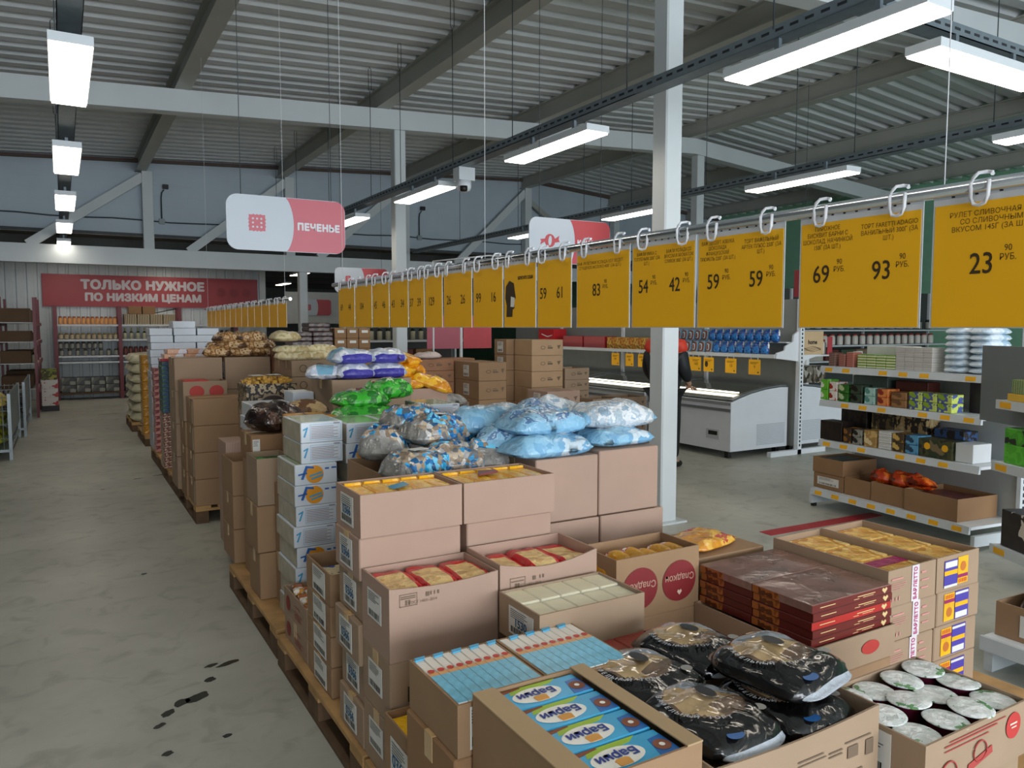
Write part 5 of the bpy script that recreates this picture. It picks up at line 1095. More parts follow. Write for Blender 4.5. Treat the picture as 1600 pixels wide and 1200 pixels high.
# far shelf of bottles
t = thing('bottle_shelf', 'far white shelf of dark bottles behind the yellow cards', 'shelf', (4.5, 13.4, 0))
for z in (.4, .9, 1.32, 1.75): MB().box((0, 0, z), (2.3, .45, z + .04)).build('shelf', SHW, t)
for x in (0, 2.26): MB().box((x, .4, 0), (x + .04, .45, 2.0)).build('upright', SHW, t)
MB().box((0, .45, 0), (2.3, .47, 2.0)).build('back_panel', M('#5b625f', .6, var=.05), t)
for i in range(13): jar('green bottle', 4.6 + .165 * i, 13.55, 1.36, .05, .30, 'dark bottle on the far white shelf, %s from the left' % nth(i), 'bottles on the far white shelf')
for i in range(5): blk('grocery_box', 'dark box on the lower far white shelf, %s from the left' % nth(i), 'box', 4.6 + .4 * i, 13.5, .945, .34, .3, .24, (CARD3, BLACK, M('#6b2a2a', .5))[i % 3], 'dark boxes on the far shelf')
# ================================================================== freezers and the shelf above them
FW = M('#d9dee4', .3, var=.02); FG = M('#6d7274', .4, var=.05); GLS = M('#4d5350', .08, var=.1, spec=.8)
def freezer(label, y0, L_=1.5, x0=6.93, flip=False):
    t = thing('chest_freezer', label, 'freezer', (x0 + (1.0 if flip else 0), y0, 0), 0, 'white chest freezers'); s = -1 if flip else 1
    prof = [(0, .09), (1.0, .09), (1.0, .84), (.85, .845), (.6, .825), (.35, .785), (.15, .735), (0, .69)]
    MB().prism([(s * a, b_) for a, b_ in prof], 'y', 0, L_).build('freezer_body', FW, t)
    lid = [(.02, .70), (.15, .742), (.35, .792), (.6, .832), (.85, .852), (.97, .85), (.97, .862), (.85, .864), (.6, .844), (.35, .804), (.15, .756), (.02, .715)]
    MB().prism([(s * a, b_) for a, b_ in lid], 'y', .03, L_ - .03).build('glass_lid', GLS, t)
    for a, b2 in ((.0, .06), (L_ - .06, L_)):
        MB().prism([(s * q, v) for q, v in [(p, z + .003) for p, z in lid[:6]] + [(p, z + .008) for p, z in lid[6:]]], 'y', a, b2).build('lid_frame', FG, t)
    MB().box((min(s * -.012, 0), 0, .655), (max(s * -.012, 0), L_, .69)).build('grey_rim', M('#8a8e90', .4, var=.03), t)
    MB().box((min(s * -.014, 0), 0, .575), (max(s * -.014, 0), L_, .61)).build('bumper_rail', FG, t)
    MB().box((min(s*.03, s*.30), .35, .85) if False else (min(s * .18, s * .24), .1, .79), (max(s * .18, s * .24), L_ - .1, .80)).build('lid_lamp', M('#fff6e0', .3, var=0, emit=3), t)
    if not flip:
        MB().box((-.006, .18, .22), (0, .40, .34)).build('control_panel', M('#b9bec2', .3, var=.02), t); MB().box((-.009, .21, .27), (-.005, .36, .32)).build('display', BLACK, t)
    m = MB()
    for k in range(14): m.box((s * .45 if s > 0 else -.95, -.004, .14 + .019 * k), (s * .95 if s > 0 else -.45, 0, .149 + .019 * k))
    m.build('vent_grille', M('#b3b9be', .4, var=.02), t)
    for a in (.08, .92):
        for b2 in (.08, L_ - .14): MB().box((s * a - .03, b2, 0), (s * a + .03, b2 + .06, .09)).build('foot', BLACK, t)
    return t
freezer('nearest white chest freezer with a grille on its end', 6.61)
freezer('white chest freezer back to back with the nearest one', 6.61, 1.5, 8.03, True)
freezer('second white chest freezer along the row, behind the person', 8.2, 1.7); freezer('third white chest freezer along the row', 10.0, 1.7); freezer('farthest white chest freezer of the row', 11.8, 1.7)
t = thing('freezer_shelf_frame', 'white upright frame with a long shelf above the freezers', 'shelf frame', (7.98, 6.45, 0))
for y in (0, 1.6, 3.5, 5.3): MB().box((-.035, y, 0), (.035, y + .06, 1.95)).build('upright', WHITE, t)
sl = MB()
for k in range(36): sl.box((-.012, -.001, .1 + .05 * k), (.012, 0, .13 + .05 * k))
sl.build('slotted_face', M('#2a2f33', .7, var=0), t)
MB().box((-.52, .0, .0), (.5, .06, .06)).build('base_foot', WHITE, t)
MB().box((-.005, .06, .09), (.005, 7.0, 1.95)).build('back_panel', M('#8b908d', .5, var=.04), t)
MB().box((-.42, .06, 1.225), (-.0, 7.0, 1.245)).build('shelf', WHITE, t); MB().box((-.44, .06, 1.215), (-.42, 7.0, 1.262)).build('price_strip', STEELW, t)
MB().box((.0, .06, 1.225), (.42, 7.0, 1.245)).build('shelf', WHITE, t)
MB().prism([(-.43, 1.215), (-.02, 1.17), (-.02, 1.56), (-.12, 1.50), (-.13, 1.42), (-.27, 1.36), (-.28, 1.31), (-.42, 1.28)], 'y', .03, .055).build('end_guard', WHITE, t)
MB().prism([(.02, 1.05), (.02, 1.25), (.4, 1.25), (.1, 1.18)], 'y', .03, .055).build('end_bracket', WHITE, t)
MB().box((-.22, .06, 1.40), (-.0, 2.3, 1.412)).build('upper_shelf', WHITE, t)
for i, y in enumerate((7.1, 7.9, 9.2)): tag(MB().box((-.03, -.04, 0), (.03, .04, .003)).build('shelf_tag', YEL, None, (7.545, y, 1.262)), 'small yellow tag on the price strip above the freezers, %s from the near end' % nth(i), 'shelf tag')
SB = [PAT(['#1f57a5', '#2f7fc8', '#16408a', '#d8dce2'], 9, 'noise', .2, .5, 40, coat=.2), PAT(['#5fa4cf', '#8a5a44', '#a8c9de', '#74483a'], 8, 'z', .25, .5, 40)]
sn = {}
for r in range(2):
    for i in range(15):
        y = 6.68 + .135 * i; k = 0 if i < 9 - 2 * (1 - r) else 1
        if k not in sn:
            me = pillow(.17, .125, .07, 400 + k, 12, 9, .08, .008); me.materials.append(SB[k]); sn[k] = me
        o = put('snack_bag', sn[k], None, (7.60 + .19 * r, y, 1.33 + .155 * r)); o.rotation_euler = (0, R(-82), 0)
        tag(o, '%s snack bag above the freezers, %s row, %s from the near end' % (('blue', 'light-blue and brown')[k], ('front', 'raised back')[r], nth(i)), 'snack bag', 'snack bags above the freezers')
for i in range(2): blk('juice_pack', 'red patterned multipack on the shelf above the freezers, %s one' % ('near', 'far')[i], 'drinks pack', 7.60, 10.0 + .62 * i, 1.247, .25, .58, .20, PAT(['#a52430', '#c9b9b0', '#8f1c28', '#b8323c'], 14, 'y', .4), 'red multipacks')
for i in range(5): blk('juice_pack', 'yellow patterned box on the shelf above the freezers, %s from the near end' % nth(i), 'drinks pack', 7.60, 8.85 + .22 * i, 1.247, .25, .21, .19, PAT(['#c9962a', '#a5622a', '#d9b45a', '#8a6a2a'], 14, 'noise', .4), 'yellow drinks boxes')
t = thing('drinks_pack', 'red drinks carton with a white wave, on the shelf behind the tan tower', 'drinks pack', (7.60, 11.5, 1.247))
MB().box((0, 0, 0), (.28, .5, .32), 0, .004).build('box_body', M('#c0222a', .35, var=.05), t); MB().prism([(.05, .2), (.2, .17), (.4, .22), (.4, .235), (.2, .19), (.05, .215)], 'x', -.0015, -.0005).build('white_wave', WHITE, t)
for i, y in enumerate((6.72, 7.12, 7.52, 7.76, 7.95, 8.9, 9.2, 9.55)):
    t = thing('price_card', 'yellow price card hanging under the freezer shelf, %s from the near end' % nth(i), 'price card', (7.545, y, 1.0), 0, 'price cards under the freezer shelf')
    MB().box((-.001, 0, 0), (.001, .19, .19)).build('yellow_sheet', SHEET, t); marks(t, '-x', (0, .095, 0), [(-.07, .15, .13, .006), (-.07, .135, .1, .006), (.05, .02, .02, .02)], PRINT, 'small_print')
    if i == 2: disc(t, '-x', (0, .135, .1), .03, PRINT, 'masked_head', 14, 1.4)
    else: lettering(('9', '10', '', '160', '51', '99', '84', '99')[i], .055, t, (-.0025, .095, .095), '-x', PRINT)
    for q in (.04, .15): MB().box((-.0015, q, .19), (.0015, q + .008, .215)).build('clip', RING, t)
# goods on the back-to-back freezer
t = blk('tan_box', 'tan box with dark lettering and swirls on the shelf right of the upright', 'box', 8.05, 6.52, 1.247, .42, .36, .30, M('#c9ad86', .6, var=.05))
lettering('home', .075, t, (.21, -.0015, .16), '-y', INK, .003); 
for k in range(4): 
    m = MB().tube([(.02 + .05 * q, -.002, .05 + .015 * k + .012 * math.sin(q * 1.2 + k)) for q in range(8)], .0025, 4); m.build('swirl_line', INKG, t)
for i in range(5): blk('bottle_pack', 'cling-wrapped pack of dark bottles on the back-to-back freezer, %s from the left' % nth(i), 'bottle pack', 8.10 + .25 * (i % 3) , 6.75 + .3 * (i // 3), .865, .23, .26, .22, PAT(['#3b2f28', '#7d7468', '#5a4a3c', '#a9a49a'], 16, 'cells', .2, .4), 'packs of dark bottles')
# ================================================================== the person behind the column
def person():
    t = thing('person', 'person in a dark jacket with orange-red shoulders, back turned, behind the white column', 'person', (5.93, 6.66, 0), R(-75))
    JK = M('#1b1f24', .6, var=.15, bump=.2); OR = M('#d23a22', .6, var=.08); TR = M('#121315', .7, var=.1); SK = M('#c49a80', .5, var=.04); HR = M('#2a211b', .7, var=.2)
    def skin(name, pts, edges, mat, parent, root=0):
        me = bpy.data.meshes.new(name); me.from_pydata([p[:3] for p in pts], edges, []); o = put(name, me, parent)
        md = o.modifiers.new('skin', 'SKIN'); md.use_smooth_shade = True
        for i, p in enumerate(pts):
            r = p[3]; me.skin_vertices[0].data[i].radius = r if isinstance(r, tuple) else (r, r)
        me.skin_vertices[0].data[root].use_root = True
        s = o.modifiers.new('sub', 'SUBSURF'); s.levels = 2; s.render_levels = 2
        me.materials.append(mat); return o
    # facing local +y; body runs as one continuous surface under the clothes
    pts = [(0, 0, .93, (.16, .12)), (0, -.01, 1.12, (.15, .11)), (0, -.01, 1.32, (.19, .12)), (0, 0, 1.45, (.11, .08)), (0, .01, 1.52, (.055, .055)), (0, .02, 1.60, (.075, .09)), (0, .02, 1.69, (.075, .085)),
           (.19, 0, 1.40, .06), (.24, -.01, 1.14, .046), (.20, .16, .98, .036), (.18, .22, .94, .03), (-.19, 0, 1.40, .06), (-.24, -.01, 1.14, .046), (-.22, .14, .96, .036), (-.20, .20, .92, .03),
           (.10, 0, .84, .092), (.11, .01, .47, .062), (.11, -.01, .09, .045), (.11, .13, .04, .04), (-.10, 0, .84, .092), (-.11, .01, .47, .062), (-.11, -.02, .09, .045), (-.11, .12, .04, .04)]
    ed = [(0, 1), (1, 2), (2, 3), (3, 4), (4, 5), (5, 6), (2, 7), (7, 8), (8, 9), (9, 10), (2, 11), (11, 12), (12, 13), (13, 14), (0, 15), (15, 16), (16, 17), (17, 18), (0, 19), (19, 20), (20, 21), (21, 22)]
    skin('body', pts, ed, SK, t)
    jp = [(0, -.005, .78, (.205, .165)), (0, -.01, 1.04, (.20, .155)), (0, -.01, 1.30, (.22, .155))] + [(.215, 0, 1.28, .085), (.25, -.01, 1.14, .075), (.21, .15, .99, .058), (-.215, 0, 1.28, .085), (-.25, -.01, 1.14, .075), (-.23, .13, .97, .058)]
    skin('jacket', jp, [(0, 1), (1, 2), (2, 3), (3, 4), (4, 5), (2, 6), (6, 7), (7, 8)], JK, t)
    sp = [(0, -.01, 1.26, (.225, .165)), (0, -.005, 1.42, (.16, .115)), (0, 0, 1.50, (.075, .075)), (.19, 0, 1.40, .082), (.235, 0, 1.30, .086), (-.19, 0, 1.40, .082), (-.235, 0, 1.30, .086)]
    skin('jacket_yoke', sp, [(0, 1), (1, 2), (1, 3), (3, 4), (1, 5), (5, 6)], OR, t)
    tp = [(0, 0, .90, (.165, .13)), (.10, 0, .82, .105), (.115, .01, .47, .082), (.115, 0, .10, .07), (-.10, 0, .82, .105), (-.115, .01, .47, .082), (-.115, -.01, .10, .07)]
    skin('trousers', tp, [(0, 1), (1, 2), (2, 3), (0, 4), (4, 5), (5, 6)], TR, t)
    for s in (.115, -.115): skin('shoe', [(s, -.05, .045, .045), (s, .06, .042, .045), (s, .17, .035, .038)], [(0, 1), (1, 2)], BLACK, t)
    skin('hair', [(0, -.02, 1.60, (.07, .06)), (0, -.01, 1.69, (.082, .085)), (0, .02, 1.735, (.07, .08))], [(0, 1), (1, 2)], HR, t)
    for sx in (.20, -.22):       # hands with five bent fingers resting forward
        b0 = Vector((sx * .86, .24, .92))
        hp = [(b0.x, b0.y - .03, b0.z, (.026, .02)), (b0.x, b0.y + .03, b0.z - .012, (.036, .016))]; he = [(0, 1)]
        for f in range(4):
            i = len(hp); fx = b0.x + (f - 1.5) * .02; ln = (.03, .036, .034, .027)[f]
            hp += [(fx, b0.y + .065, b0.z - .018, .0085), (fx, b0.y + .065 + ln, b0.z - .032, .008), (fx, b0.y + .065 + ln * 1.6, b0.z - .055, .0065)]; he += [(1, i), (i, i + 1), (i + 1, i + 2)]
        i = len(hp); s = -1 if sx > 0 else 1
        hp += [(b0.x + s * .035, b0.y + .0, b0.z - .01, .011), (b0.x + s * .05, b0.y + .035, b0.z - .022, .0085)]; he += [(0, i), (i, i + 1)]
        skin('hand', hp, he, SK, t)
    # face: nose, eyes, mouth and ears
    MB().prism([(-.012, 1.60), (.012, 1.60), (.006, 1.64), (-.006, 1.64)], 'y', .10, .125).build('nose', SK, t)
    for s in (-1, 1):
        MB().lathe([(.001, -.009), (.009, 0), (.001, .009)], (s * .03, .098, 1.645), 10).build('eye', M('#e8e4dc', .3, var=0), t)
        MB().lathe([(.004, -.03), (.016, 0), (.004, .03)], (s * .078, .015, 1.63), 10).build('ear', SK, t)
    MB().box((-.022, .092, 1.572), (.022, .104, 1.58)).build('mouth', M('#9a5a50', .5, var=0), t)
    return t
person()
# ================================================================== right-hand shelving
A68 = R(-6.8); G0 = Vector((5.56, 3.0, 0)); dY = Vector((math.sin(R(6.8)), math.cos(R(6.8)), 0)); dX = Vector((math.cos(R(6.8)), -math.sin(R(6.8)), 0))
def gp(x, y, z): return G0 + dX * x + dY * y + Vector((0, 0, z))
def gblk(name, label, cat, x, y, z, w, d, h, mat, group=None, bevel=.003): # w across the shelf depth, d along the front
    m = MB().box((0, 0, 0), (w, d, h), 0, bevel)
    return tag(m.build(name, mat, None, gp(x, y, z), A68), label, cat, group)
def gondola(label, y0, y1, shelves, base=True, panel=(.1, 1.36), depth=.50, back=True):
    t = thing('shelving_unit', label, 'shelving', gp(0, y0, 0), A68); Ln = y1 - y0
    for z, x0 in shelves:
        MB().box((x0, 0, z - .022), (depth, Ln, z)).build('shelf', WHITE, t)
        st = MB().hexa([(x0 - .028, 0, z - .052), (x0 - .004, 0, z - .052), (x0 - .004, Ln, z - .052), (x0 - .028, Ln, z - .052)], [(x0 - .016, 0, z + .004), (x0 - .004, 0, z + .004), (x0 - .004, Ln, z + .004), (x0 - .016, Ln, z + .004)]).build('price_strip', STEELW, t)
        n = 8
        for k in range(n):
            if (k * 7 + int(z * 100)) % 4 == 0 and z > .3: continue
            y = Ln * (k + .5) / n
            MB().hexa([(x0 - .0268, y - .04, z - .044), (x0 - .025, y - .04, z - .044), (x0 - .025, y + .04, z - .044), (x0 - .0268, y + .04, z - .044)], [(x0 - .0195, y - .04, z - .010), (x0 - .0175, y - .04, z - .010), (x0 - .0175, y + .04, z - .010), (x0 - .0195, y + .04, z - .010)]).build('yellow_tag', YEL, st)
    MB().box((depth, 0, panel[0]), (depth + .02, Ln, panel[1])).build('back_panel', M('#a9aeac', .45, var=.03), t)
    for y in (-.03, Ln):
        MB().box((depth - .02, y, 0), (depth + .06, y + .03, panel[1] + .02)).build('upright', STEELW, t)
        if base: MB().box((.0, y, .03), (depth, y + .03, .11)).build('base_foot', STEELW, t); MB().box((.02, y, 0), (.06, y + .03, .03)).build('foot_pad', BLACK, t)
    sl = MB()
    for k in range(24): sl.box((depth + .008, -.0315, .15 + .05 * k), (depth + .03, -.030, .18 + .05 * k))
    sl.build('slotted_face', M('#2a2f33', .7, var=0), t)
    return t
gondola('white shelving unit of tea and coffee facing the island', 0, 1.50, [(.17, 0), (.60, .08), (.955, .08), (1.255, .08)])
g1 = [('tea_tin', 'red and brown tea tin', 1.36, .09, .11, '#6b2f24', 2), ('tea_box', 'red-brown tea box', 1.24, .09, .12, '#8f3a2c', 1), ('sugar_box', 'white sugar box behind the green tea', .82, .36, .165, '#cfd2cc', 1)]
T1 = 1.256
for i, (y, d, h, c, nm) in enumerate(((1.40, .07, .12, '#5b2a22', 'dark red tin at the far end'), (1.29, .07, .11, '#8d3b2c', 'red-brown tin second from the far end'), (1.20, .075, .13, '#a5483a', 'reddish tin beside the white boxes'))):
    gblk('tea_tin', '%s of the top tea shelf' % nm, 'tin', .12, y, T1, .1, d, h, PAT([c, '#c9b8a8', c], 20, 'z', .35))
for i in range(4): gblk('tea_box', 'green and yellow tea box on the top shelf, %s from the far end' % nth(i), 'tea box', .12, 1.07 - .095 * i, T1, .09, .088, .115, PAT(['#5a9a34', '#d9c84a', '#3f7a2c', '#e5e3d8'], 14, 'z', .4), 'green tea boxes')
gblk('white_carton', 'long white carton behind the green tea boxes on the top shelf', 'box', .24, .80, T1, .2, .37, .185, M('#d3d5d0', .5, var=.04))
for c in range(4):
    for r in range(5): gblk('tea_pack', 'grey-white tea pack in the neat block on the top shelf, %s layer, %s column' % (level(r, 5), nth(c)), 'tea pack', .12, .70 - .082 * c, T1 + .037 * r, .14, .079, .036, PAT(['#b8b4ae', '#8f8a88', '#cfccc6'], 22, 'z', .45), 'grey-white tea packs', .002)
for r in range(7):
    for c in range(2):
        o = bag('tissue_pack', 'pale-blue soft pack in the tall white stack, %s layer, %s' % (level(r, 7), ('near', 'far')[c]), 'soft pack', gp(.28, .11 + .20 * c, T1 + .048 * r), (.30, .19, .06), PAT(['#c3d6e4', '#dbe6ee', '#a9c4d6'], 9, 'noise', .3, .5, 30), 500 + r * 2 + c, A68, 0, 0, 'pale-blue soft packs', nu=14, nv=10)
S2 = .957
s2 = [(1.46, .09, .18, ['#4fa52a', '#6bbd3a', '#e5ead8'], 'bright green'), (1.36, .09, .165, ['#c43a2a', '#e8e0d8', '#a52a22'], 'red and white'), (1.235, .11, .15, ['#4a9a34', '#2f6a24', '#b8c89a'], 'green'), (1.09, .125, .155, ['#141614', '#3a4a3a', '#0c0d0c'], 'black'), (.965, .105, .14, ['#7fb0a8', '#a9cfc6', '#5a8f88'], 'teal'), (.83, .11, .14, ['#c9502a', '#e08a4a', '#8f2f22'], 'orange-red'), (.66, .145, .125, ['#8a623f', '#9a7048', '#6f4c30'], 'brown'), ]
for y, d, h, cs, nm in s2:
    for r in range(2): gblk('tea_box', '%s tea box on the second shelf, %s of two stacked' % (nm, ('lower', 'upper')[r]), 'tea box', .11, y, S2 + h / 2 * r, .13, d - .006, h / 2 - .002, PAT(cs, 12, 'noise', .35), 'boxes on the second shelf')
for c in range(3):
    for r in range(2): gblk('tea_box', 'lime green tea box on the second shelf, %s layer, %s from the far end' % (('lower', 'upper')[r], nth(c)), 'tea box', .11, .52 - .125 * c, S2 + .069 * r, .13, .118, .067, PAT(['#a9c03a', '#c9d86a', '#4a5a9a', '#8aa52a'], 11, 'noise', .35), 'lime green tea boxes')
for i, (y, d, h, c) in enumerate(((1.0, .36, .22, '#5a6a62'), (.62, .3, .20, '#5a2a24'), (.15, .12, .23, '#241c20'))): gblk('tea_box', 'darker box at the back of the second shelf, %s from the far end' % nth(i), 'tea box', .30, y, S2, .14, d, h, M(c, .4, var=.2), 'back boxes of the second shelf')
S3 = .602
s3 = [(1.29, .25, .17, ['#16110f', '#241a16'], 'dark brown', 1), (1.19, .09, .13, ['#c98a2a', '#3a2a1a', '#8a5a24'], 'amber and brown', 2), (1.08, .10, .13, ['#2a2a28', '#8f8f84', '#1a1a1a'], 'black and silver', 2), (.93, .13, .14, ['#c9a86a', '#a5824a', '#e0cc9a'], 'tan', 1), (.79, .125, .15, ['#d8d8d4', '#3a3a3a', '#e8e8e4'], 'white and black striped', 3), (.67, .11, .15, ['#b58a3a', '#4a3a24', '#d0ac5a'], 'gold', 2), (.54, .12, .15, ['#2a6a9a', '#5a9abf', '#1f3f5a'], 'blue', 2)]
for y, d, h, cs, nm, n in s3:
    for r in range(n): gblk('coffee_box', '%s box on the third shelf%s' % (nm, '' if n == 1 else ', %s of %s stacked' % (level(r, n), ('', '', 'two', 'three')[n])), 'coffee box', .11, y, S3 + h / n * r, .15, d - .006, h / n - .002, PAT(cs, 14, 'z' if 'striped' in nm else 'noise', .4), 'boxes on the third shelf')
t = gblk('coffee_box', 'wide black carton with two yellow rosettes on the third shelf', 'coffee box', .11, .25, S3, .2, .28, .14, PAT(['#1c2018', '#4a4a2a', '#2f3a24', '#7a6a4a'], 9, 'noise', .4))
for q in (.06, .21): disc(t, '-x', (0, q, .085), .027, YEL, 'yellow_rosette', 14)
gblk('coffee_box', 'plain white box at the near end of the third shelf', 'coffee box', .13, .10, S3, .2, .14, .14, M('#d5d8da', .4, var=.03))
for i, (y, d, h, c) in enumerate(((1.20, .28, .29, '#120f0e'), (.93, .22, .31, '#6b5a3a'), (.62, .30, .31, '#b59a6a'), (.30, .25, .20, '#3a5a8a'))): gblk('coffee_box', 'taller %s box at the back of the third shelf' % ('black', 'brown patterned', 'tan patterned', 'blue')[i], 'coffee box', .30, y, S3, .16, d, h, PAT([c, '#2a2420', c, '#c9b98a' if i in (1, 2) else c], 10, 'noise', .5), 'back boxes of the third shelf')
def gcart(label, x, y, z, w, d, h, mat, op, st=False):
    t = carton(label, 0, 0, 0, w, d, h, mat, op, tape=False, group='cartons on the bottom shelf'); t.location = gp(x, y, z); t.rotation_euler = (0, 0, A68)
    if st: sticker(t, '-x', (0, d * .5, h * .5), .24, .07, None, 7)
    return t
gcart('lower carton with a long white label at the far end of the bottom shelf', .05, 1.20, .172, .4, .34, .14, CARD3, False, True); gcart('open carton stacked on the white-labelled one, bottom shelf', .04, 1.20, .313, .4, .34, .135, CARD3, True)
gcart('carton second from the far end on the bottom shelf', .05, .92, .172, .4, .27, .15, CARD3, True); gcart('carton under the orange bags on the bottom shelf', .05, .585, .172, .4, .33, .16, CARD3, True); gcart('large open carton at the near end of the bottom shelf', .03, .13, .172, .44, .45, .17, CARD3, True)
for i in range(4): gblk('dark_pack', 'dark pack in the upper carton at the far end, %s from the near side' % nth(i), 'pack', .06, 1.22 + .075 * i, .38, .3, .07, .06, M('#1f1b1a', .3, var=.3), 'dark packs in the upper carton')
gblk('red_pack', 'dark red packs lying in the large near carton of the bottom shelf', 'pack', .06, .16, .24, .36, .38, .07, PAT(['#5a1f22', '#7a2a2a', '#3a1616'], 12, 'noise', .3))
for i, (y, z, rz) in enumerate(((.90, .30, .1), (.72, .30, -.1), (.56, .32, .4))):
    bag('snack_bag', 'orange snack bag on the bottom shelf, %s from the far end' % nth(i), 'snack bag', gp(.18, y, z), (.22, .2, .12), PAT(['#d9571c', '#e8792a', '#c23f16', '#6b2a18'], 7, 'noise', .2, .6, 30), 520 + i, A68 + 1.4 + rz, .2, 0, 'orange snack bags', nu=16, nv=12, wr=.025)
# back side of the unit and the next unit towards the camera
for i in range(7):
    gblk('dark_bottle_box', 'dark goods on the rear side of the tea shelving, %s' % ('bottom', 'bottom far', 'middle', 'middle far', 'upper', 'upper far', 'top')[i], 'goods', .61, .05 + .5 * (i % 2), .17 + .33 * (i // 2), .3, .42, .26, PAT(['#3a1f1c', '#241816', '#6b3a30', '#151212'], 10, 'noise', .4), 'goods on the rear side')
t = thing('shelving_unit', 'white shelving rear side behind the tea shelving', 'shelving', gp(.565, 0, 0), A68)
for z in (.168, .498, .828, 1.158): MB().box((.0, 0, z - .022), (.45, 1.5, z)).build('shelf', WHITE, t)
for y in (0, 1.47): MB().box((.42, y, 0), (.45, y + .03, 1.3)).build('upright', STEELW, t)
t2 = thing('shelving_unit', 'white shelving unit at the right edge with a grey upper panel', 'shelving', (5.42, 2.90, 0), R(-27.3)); GP = M('#6f7679', .45, var=.03)
MB().box((0, -1.3, .967), (.03, 0, 1.475)).build('grey_panel', GP, t2)
for y in (-.36, -1.3): MB().box((.33, y, 0), (.37, y + .04, 1.15)).build('upright', STEELW, t2)
for z, a, b_, y1 in ((.205, -.13, .33, -.36), (.745, -.15, .33, -.37), (1.135, -.11, 0, -.33)):
    MB().box((a, -1.3, z - .022), (b_, y1, z)).build('shelf', WHITE, t2)
    st = MB().box((a - .014, -1.3, z - .055), (a, y1, z + .002)).build('price_strip', STEELW, t2)
    for k in range(2): MB().box((a - .016, y1 - .14 - .35 * k, z - .046), (a - .014, y1 - .04 - .35 * k, z - .008)).build('yellow_tag', YEL, st)
def eblk(name, label, cat, x, y, z, w, d, h, mat):
    m = Matrix.Rotation(R(-27.3), 3, 'Z') @ Vector((x, y, 0)); o = MB().box((0, 0, 0), (w, d, h), 0, .003).build(name, mat, None, (5.42 + m.x, 2.90 + m.y, z), R(-27.3)); return tag(o, label, cat)
SWAN = PAT(['#4fae2a', '#5fbf34', '#4fae2a', '#d8ead0'], 7, 'noise', .35)
eblk('green_box', 'bright green box with white blots at the right edge, lower one', 'box', -.12, -.86, .747, .26, .44, .12, SWAN); eblk('green_box', 'bright green box with white blots at the right edge, upper one', 'box', -.12, -.86, .868, .26, .44, .10, PAT(['#4fae2a', '#3f9a24', '#1a2a18', '#5fbf34'], 7, 'noise', .35))
eblk('display_tray', 'yellow display tray of green packets on the shelf by the grey panel', 'tray', -.10, -.80, 1.137, .09, .40, .045, M('#d9b03a', .5, var=.05))
eblk('packet_row', 'green and white packets standing in the yellow display tray', 'packets', -.09, -.78, 1.183, .07, .36, .09, PAT(['#3a8a3a', '#e5e8e0', '#2f6a34', '#dfe05a', '#1a1a1a'], 16, 'y', .35))
eblk('dark_box', 'dark brown box with pale ornament on the lowest shelf at the right edge', 'box', -.10, -.86, .207, .34, .46, .235, PAT(['#1a1210', '#241a16', '#1a1210', '#cfc6b8'], 6, 'noise', .4))
# nearest shelf at the right edge with a carton of dark bags
t = thing('low_shelf', 'white low shelf at the right edge behind the sticker cartons', 'shelf', (3.62, .9, 0), R(-2))
MB().box((0, 0, .14), (.6, 1.0, .165)).build('shelf', WHITE, t); MB().box((-.02, 0, .105), (0, 1.0, .17)).build('price_strip', STEELW, t)
for y in (.0, .96): MB().box((.02, y, 0), (.6, y + .04, .14)).build('base_foot', STEELW, t)
t = carton('carton with a white label holding dark bags, on the low white shelf', 3.70, 1.30, .166, .42, .58, .16, CARD2, True); t.rotation_euler = (0, 0, R(-2)); sticker(t, '-x', (0, .30, .075), .34, .10, None, 77)
for i in range(3): bag('snack_bag', 'dark bag in the carton on the low white shelf, %s from the front' % nth(i), 'snack bag', (3.91, 1.42 + .16 * i, .27), (.36, .2, .1), DKF, 540 + i, .1 * i, 0, 0, 'dark bags on the low shelf', nu=14, nv=10, wr=.02)
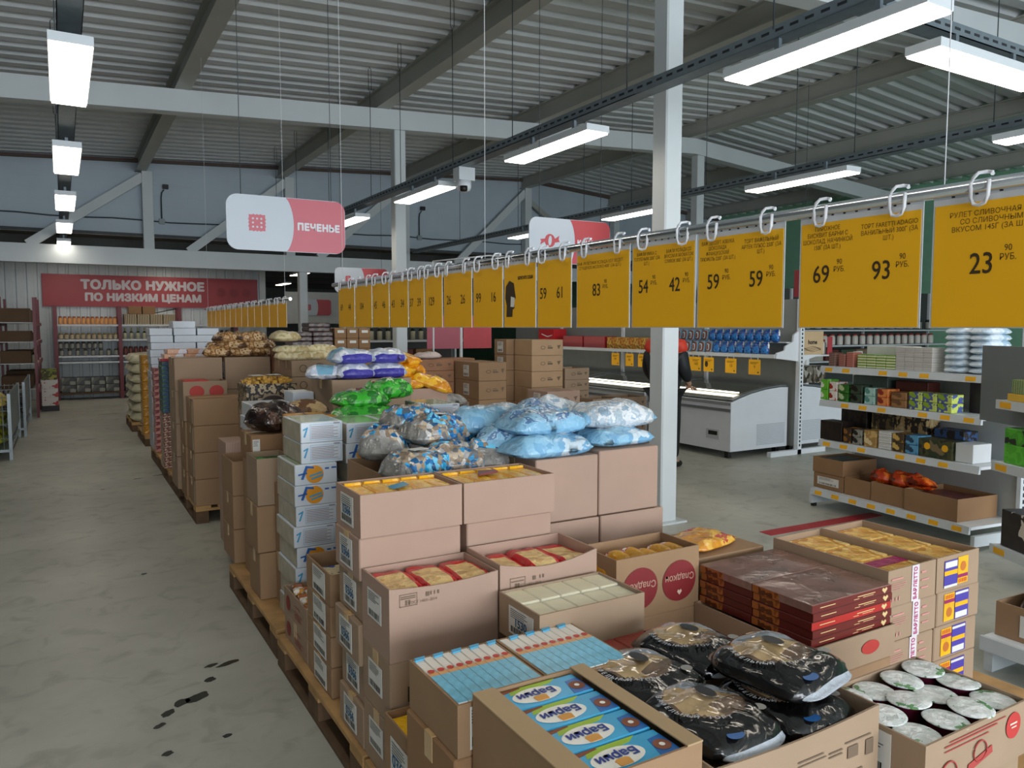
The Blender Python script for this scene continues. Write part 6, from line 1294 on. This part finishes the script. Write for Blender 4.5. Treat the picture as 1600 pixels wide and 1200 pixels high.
# ================================================================== background shelving on the right
t = thing('background_shelving', 'dark background shelving behind the freezers by the green wall', 'shelving', (9.4, 9.2, 0))
for z in (.5, .95, 1.235, 1.52): MB().box((0, 0, z), (6.4, .4, z + .03)).build('shelf', SHW, t)
MB().box((0, .4, 0), (6.4, .43, 2.3)).build('back_panel', M('#3d403f', .6, var=.05), t)
for x in (0, 2.1, 4.2, 6.36): MB().box((x, .36, 0), (x + .04, .4, 2.3)).build('upright', SHW, t)
for i in range(28): jar('white-capped bottle' if False else 'brown jar' if i < 8 else 'pale jar', 9.5 + .222 * i, 9.35, 1.266, .055, .17, '%s jar on the background shelf, %s from the left' % ('brown' if i < 8 else 'pale', nth(i)), 'jars on the background shelf') if i < 8 else None
JARS['pale jar'] = [M('#cfc8be', .3, var=.1), M('#d9d2c8', .4, var=.1), M('#b5473a', .4)]
for i in range(8, 28): jar('pale jar', 9.5 + .222 * i, 9.35, 1.266, .06, .2, 'pale jar with a reddish cap on the background shelf, %s from the left' % nth(i), 'jars on the background shelf')
for i in range(20): jar('dark jar', 9.5 + .31 * i, 9.35, 1.551, .06, .2, 'dark jar on the top background shelf, %s from the left' % nth(i), 'dark jars on the top background shelf')
for i in range(14): blk('grocery_box', 'mixed box on the lower background shelf, %s from the left' % nth(i), 'box', 9.5 + .44 * i, 9.28, .981, .36, .28, .2, (M('#7d6a52', .6), M('#b5b0a5', .5), M('#5a2a26', .5), M('#3a4a3a', .5))[i % 4], 'mixed boxes on the background shelf')
for i in range(6): jar('pale jar', 9.0 + .12 * i, 7.4, 1.2, .045, .22, 'white bottle on the small stand by the freezers, %s from the left' % nth(i), 'white bottles by the freezers')
t = thing('display_stand', 'small white display stand by the back-to-back freezer', 'stand', (8.95, 7.3, 0)); MB().box((0, 0, 1.18), (.75, .3, 1.2)).build('stand_top', WHITE, t); MB().box((.33, .12, 0), (.39, .18, 1.18)).build('stand_post', WHITE, t); MB().box((.1, 0, 0), (.62, .3, .02)).build('stand_base', WHITE, t)
MB().box((.62, -.01, 1.2), (.72, 0, 1.46)).build('red_card', M('#b8434a', .5), t)
# extra fittings under the roof
tag(MB().tube([(0, 0, 0), (0, 0, 2.45)], .012, 8).tube([(0, 0, 2.45), (.5, -.6, 2.5), (2.2, -.9, 2.5)], .010, 8).build('grey_pipe', STEELW, None, (4.2, 9.2, 0)), 'thin grey pipe rising beside the second column', 'pipe')
